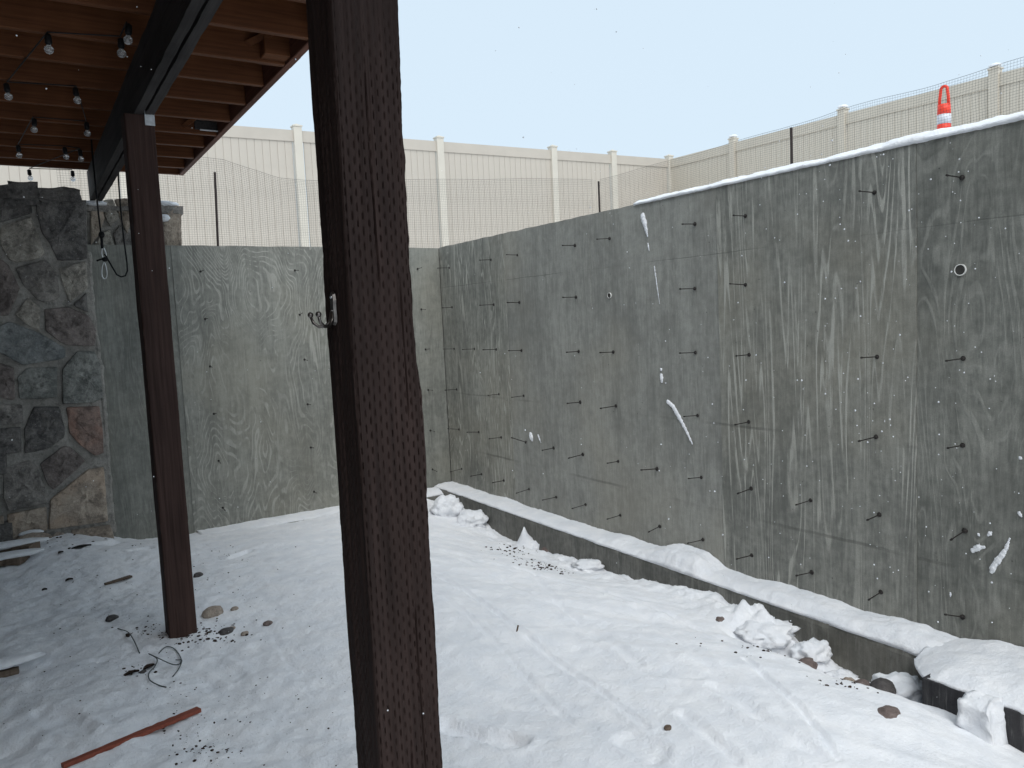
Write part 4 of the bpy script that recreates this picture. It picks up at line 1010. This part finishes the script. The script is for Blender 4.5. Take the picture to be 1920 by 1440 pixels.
def board(pl, w, th, mat, name, lab, cat, lift=.01, jag=.15):
    P = [np.array(gnd(*p)) for p in (pl[0], pl[-1])]; m = MB(); vs = []; fs = []; Q = []
    for a, b in zip(P[:-1], P[1:]): Q += [a + (b - a) * k / 22 for k in range(22)]
    Q.append(P[-1]); d = (P[-1] - P[0])[:2]; d /= np.linalg.norm(d); s = np.array([-d[1], d[0]]); n = len(Q)
    zz = np.linspace(P[0][2], P[-1][2], n) + lift
    if lift > .003: zz = zz + max(0, max(gz(q[0], q[1]) - z_ for q, z_ in zip(Q, zz))) * .4
    for i, q in enumerate(Q):
        t_ = i / (n - 1); ww = (w[0] + (w[1] - w[0]) * t_) / 2 * (1 + jag * mn.noise(Vector((i * .9, w[0] * 99, 1))))
        for (a, b) in ((-1, 0), (1, 0), (1, 1), (-1, 1)): vs.append((q[0] + s[0] * a * ww, q[1] + s[1] * a * ww, zz[i] + b * th))
    for i in range(n - 1):
        for k in range(4): fs.append((i * 4 + k, i * 4 + (k + 1) % 4, (i + 1) * 4 + (k + 1) % 4, (i + 1) * 4 + k))
    fs += [(3, 2, 1, 0), tuple((n - 1) * 4 + k for k in range(4))]
    m.add(vs, fs); o = m.build(name, mat, None, False, loc=P[0]); tag(o, lab, cat); return o
board([(118, 1446), (200, 1408), (290, 1370), (374, 1337)], (.022, .034), .016, M['red_wood'], 'wood_strip', 'long reddish brown splintered wood strip lying in the left foreground', 'wood strip', .006, .3)
board([(197, 1098), (222, 1091), (246, 1083)], (.02, .035), .012, M['grey_wood'], 'stick', 'short weathered stick on the snow left of the far post', 'stick', .004, .4)
o = board([(-40, 1060), (5, 1062), (47, 1052)], (.16, .13), .045, M['grey_wood'], 'plank_offcut', 'nearer of two snow topped plank offcuts below the stone wall', 'plank', .002, .1)
o = board([(-40, 1040), (20, 1042), (66, 1032)], (.16, .12), .05, M['grey_wood'], 'plank_offcut', 'farther of two snow topped plank offcuts below the stone wall', 'plank', .002, .2)
board([(-40, 1275), (0, 1268), (36, 1262)], (.10, .02), .03, M['grey_wood'], 'plank_offcut', 'snow covered board end poking in at the left edge', 'plank', .0, .2)
for (px, py, sz, lab) in [((10), 1052, (.26, .075, .022), 'snow cover on the nearer plank offcut'), (22, 1031, (.24, .075, .025), 'snow cover on the farther plank offcut'), (59, 1008, (.085, .06, .022), 'snow cap on the rounded stone'), (12, 1257, (.17, .055, .022), 'snow cover on the board end at the left edge')]:
    x, y, z = gnd(px, py + 6); o = blob('snow_cover', (x, y, z + .055), sz, M['snow'], px, .22, 1.6, 3); tag(o, lab, 'snow', 'snow on debris by the stone wall')
# wire tangle
def wire(pl, lift, lab, name='wire', r=.0026):
    P = [np.array(gnd(*p)) for p in pl]; Q = []
    for i in range(len(P) - 1):
        p0, p1, p2, p3 = P[max(i - 1, 0)], P[i], P[i + 1], P[min(i + 2, len(P) - 1)]
        for k in range(5):
            t_ = k / 5; Q.append(.5 * (2 * p1 + (p2 - p0) * t_ + (2 * p0 - 5 * p1 + 4 * p2 - p3) * t_ ** 2 + (3 * p1 - p0 - 3 * p2 + p3) * t_ ** 3))
    Q.append(P[-1]); n = len(Q)
    m = MB(); m.tube([(q[0], q[1], q[2] + .004 + lift * math.sin(math.pi * i / (n - 1)) ** 2) for i, q in enumerate(Q)], r, 6); o = m.build(name, M['wire'], None, True, loc=P[0]); tag(o, lab, 'wire', 'bits of wire near the far post'); return o
wire([(221, 1179), (238, 1190), (252, 1208), (262, 1226)], .02, 'thin single wire curving toward the tangle')
wire([(298, 1226), (312, 1216), (328, 1220), (340, 1240), (336, 1252), (322, 1253), (298, 1243), (279, 1234), (295, 1243), (291, 1256), (280, 1266), (281, 1278), (298, 1287), (312, 1290)], .02, 'tangled loop of wire in front of the far post')
wire([(330, 1239), (341, 1243), (338, 1255), (324, 1270)], .015, 'short hooked wire end on the right of the tangle')
# scattered crumbs: soil, leaf bits, gravel
cm = MB(); bases = []
for k in range(4):
    bm = bmesh.new(); bmesh.ops.create_icosphere(bm, subdivisions=1, radius=1)
    bm.verts.index_update(); bases.append(([v.co * (1 + .35 * mn.noise(v.co * 2 + Vector((k * 9, 0, 0)))) for v in bm.verts], [[v.index for v in f.verts] for f in bm.faces])); bm.free()
def crumbs(px, py, sx, sy, n, r0, r1, flat=.5):
    for _ in range(n):
        try: x, y, _z = onZ(random.gauss(px, sx), random.gauss(py, sy), EYE - 1.62)
        except Exception: continue
        if not (-1 < x < 3.3 and 1 < y < 6.85): continue
        z = gz(x, y); r = r0 + (r1 - r0) * random.random() ** 2.2; V, F = random.choice(bases); a = random.uniform(0, 6.28); ca, sa = math.cos(a), math.sin(a); st = random.uniform(.5, 1.0)
        cm.add([(x + r * (v.x * ca - v.y * sa * st), y + r * (v.x * sa + v.y * ca * st), z + r * flat * (v.z + .3)) for v in V], F)
crumbs(340, 1200, 40, 9, 70, .003, .014); crumbs(410, 1190, 28, 10, 60, .003, .013); crumbs(285, 1193, 20, 8, 25, .003, .010)
crumbs(375, 1400, 34, 22, 70, .002, .009); crumbs(450, 1330, 110, 70, 110, .0015, .006); crumbs(440, 1130, 60, 40, 60, .002, .007)
crumbs(260, 1265, 20, 8, 25, .003, .010); crumbs(200, 1120, 120, 60, 60, .002, .008); crumbs(60, 1025, 45, 14, 90, .004, .016); crumbs(130, 1012, 30, 6, 70, .004, .018)
crumbs(430, 1040, 30, 10, 20, .003, .008); crumbs(955, 990, 24, 10, 60, .004, .016); crumbs(1020, 1032, 22, 6, 50, .004, .014); crumbs(1000, 1020, 30, 8, 30, .004, .012)
crumbs(1450, 1205, 60, 12, 50, .003, .011); crumbs(1600, 1275, 40, 8, 40, .003, .010); crumbs(100, 1300, 70, 60, 40, .0015, .006); crumbs(230, 1340, 120, 60, 40, .0015, .005)
o = cm.build('ground_crumbs', M['leaf'], None, False); tag(o, 'dark crumbs of soil and leaves scattered over the thin snow', 'debris', kind='stuff')
# soil showing where snow is missing
x, y, z = gnd(120, 1010)
# snow clods along the footing and on the bank
def clod(px, py, w, h, lab, seed, amp=.35, lift=.25, sub=4, freq=1.9, tx=None):
    x, y, z = trench(px, py, tx) if tx else gnd(px, py)
    if tx: z = gz(x, y)
    d = math.hypot(x, y); r = w / FPX * d / 2; hh = h / FPX * d / 2
    o = blob('snow_clump', (x, y, z + hh * lift), (r, r * .85, hh), M['snow'], seed, amp, freq, sub); tag(o, lab, 'snow clump', 'snow clumps along the footing'); return o
clod(838, 962, 60, 48, 'broad snow clump in the far corner against the footing', 3.1)
clod(885, 975, 62, 36, 'low snow clump second from the corner along the footing', 5.7)
x, y, z = gnd(985, 1024); d = math.hypot(x, y); bm = bmesh.new(); bmesh.ops.create_cone(bm, segments=16, radius1=.105, radius2=.006, depth=.19, cap_ends=True)
bmesh.ops.subdivide_edges(bm, edges=bm.edges[:], cuts=3, use_grid_fill=True)
for v in bm.verts: v.co = Vector((v.co.x, v.co.y, v.co.z + .06)) * (1 + .28 * fb(v.co * 11, 4)) + Vector((x, y, z))
m = MB(); m.bm(bm); o = m.build('snow_clump', M['snow'], None, True, loc=(x, y, z)); tag(o, 'pointed snow peak with a sharp tip against the footing', 'snow clump', 'snow clumps along the footing')
clod(1008, 1030, 36, 34, 'small rounded snow clump just right of the pointed peak', 8.2)
clod(1105, 1062, 60, 18, 'low rounded snow clump past the peak along the footing', 9.4)
clod(1180, 1086, 50, 14, 'flat snow clump midway along the footing', 10.4, .3)
clod(1440, 1185, 110, 34, 'long heaped snow clump in the trench by the footing', 11.3, .3, lift=-.1, tx=3.2)
clod(1520, 1202, 70, 44, 'snow heap at the end of the long clump in the trench', 12.2, .35, lift=.1, tx=3.27)
clod(1578, 1240, 60, 24, 'low snow clump above the rounded rocks in the trench', 13.3, .4, tx=3.27)
clod(1685, 1272, 100, 50, 'snow heap filling the trench beside the dark block', 14.6, .35, tx=3.26)
clod(1655, 1280, 50, 22, 'snow dusting on the dark rock in the trench', 15.1, .4, .9, tx=3.16)
x, y, z = gnd(1825, 1365)
sbk = slab('snow_chunk', (2.985, 1.425, z - .03), (3.10, 1.545, z + .13), M['snow'], None, 5, .035)
sbk.data.polygons.foreach_set('use_smooth', [True] * len(sbk.data.polygons)); tag(sbk, 'upright square chunk of snow leaning on the front of the dark block', 'snow clump')
bpy.context.view_layer.update()
# stick at the corner and sprig on the bank
wire([(858, 962), (862, 953), (865, 948)], .0, 'short dark stick poking from snow in the far corner', 'stick', .008)
x, y, z = gnd(968, 1184); m = MB(); m.tube([(x, y, z - .01), (x + .02, y + .01, z + .025)], .0045, 6); o = m.build('twig', M['grey_wood'], None, False, loc=(x, y, z)); tag(o, 'tiny twig stuck in the snow bank beside a sledge track', 'twig')
# ------------------------------------------------------------------ unseen house side on the left, height and dark tone set to block light
hs = thing('unseen_house_wall', (DL - .1, 2, EYE - 1.7), 'unseen house wall left of the picture, built dark and tall to block light', 'house wall')
MB().box((DL - .25, -4.5, EYE - 2.2), (DL - .02, YW - .2, EYE + 4.6)).build('siding', M['house'], hs)
# ------------------------------------------------------------------ falling snow
fm = MB()
for _ in range(330):
    px, py = random.uniform(0, 1920), random.uniform(0, 1350); dd = random.uniform(1.6, 6.5); d = ray(px, py); q = d / np.linalg.norm(d) * dd
    if q[0] > XW - .08 or q[1] > YW - .1 or q[2] > 2.8: continue
    if q[0] < 1.3 and q[2] > 1.0: continue
    r = random.uniform(.0009, .0021) * (1 if random.random() < .9 else 1.5); V, F = bases[random.randrange(4)]
    fm.add([(q[0] + v.x * r, q[1] + v.y * r, q[2] + EYE + v.z * r) for v in V], F)
for _ in range(300):   # more of it in front of the right part of the side wall
    px, py = random.gauss(1620, 230), random.uniform(260, 1180); dd = random.uniform(1.3, 2.9); d = ray(px, py); q = d / np.linalg.norm(d) * dd
    if q[0] > XW - .1 or px < 1000: continue
    r = random.uniform(.0007, .0018); V, F = bases[random.randrange(4)]
    fm.add([(q[0] + v.x * r, q[1] + v.y * r, q[2] + EYE + v.z * r) for v in V], F)
o = fm.build('falling_snow', M['snow'], None); tag(o, 'white snowflakes drifting through the air in front of the walls', 'snowflakes', kind='stuff')
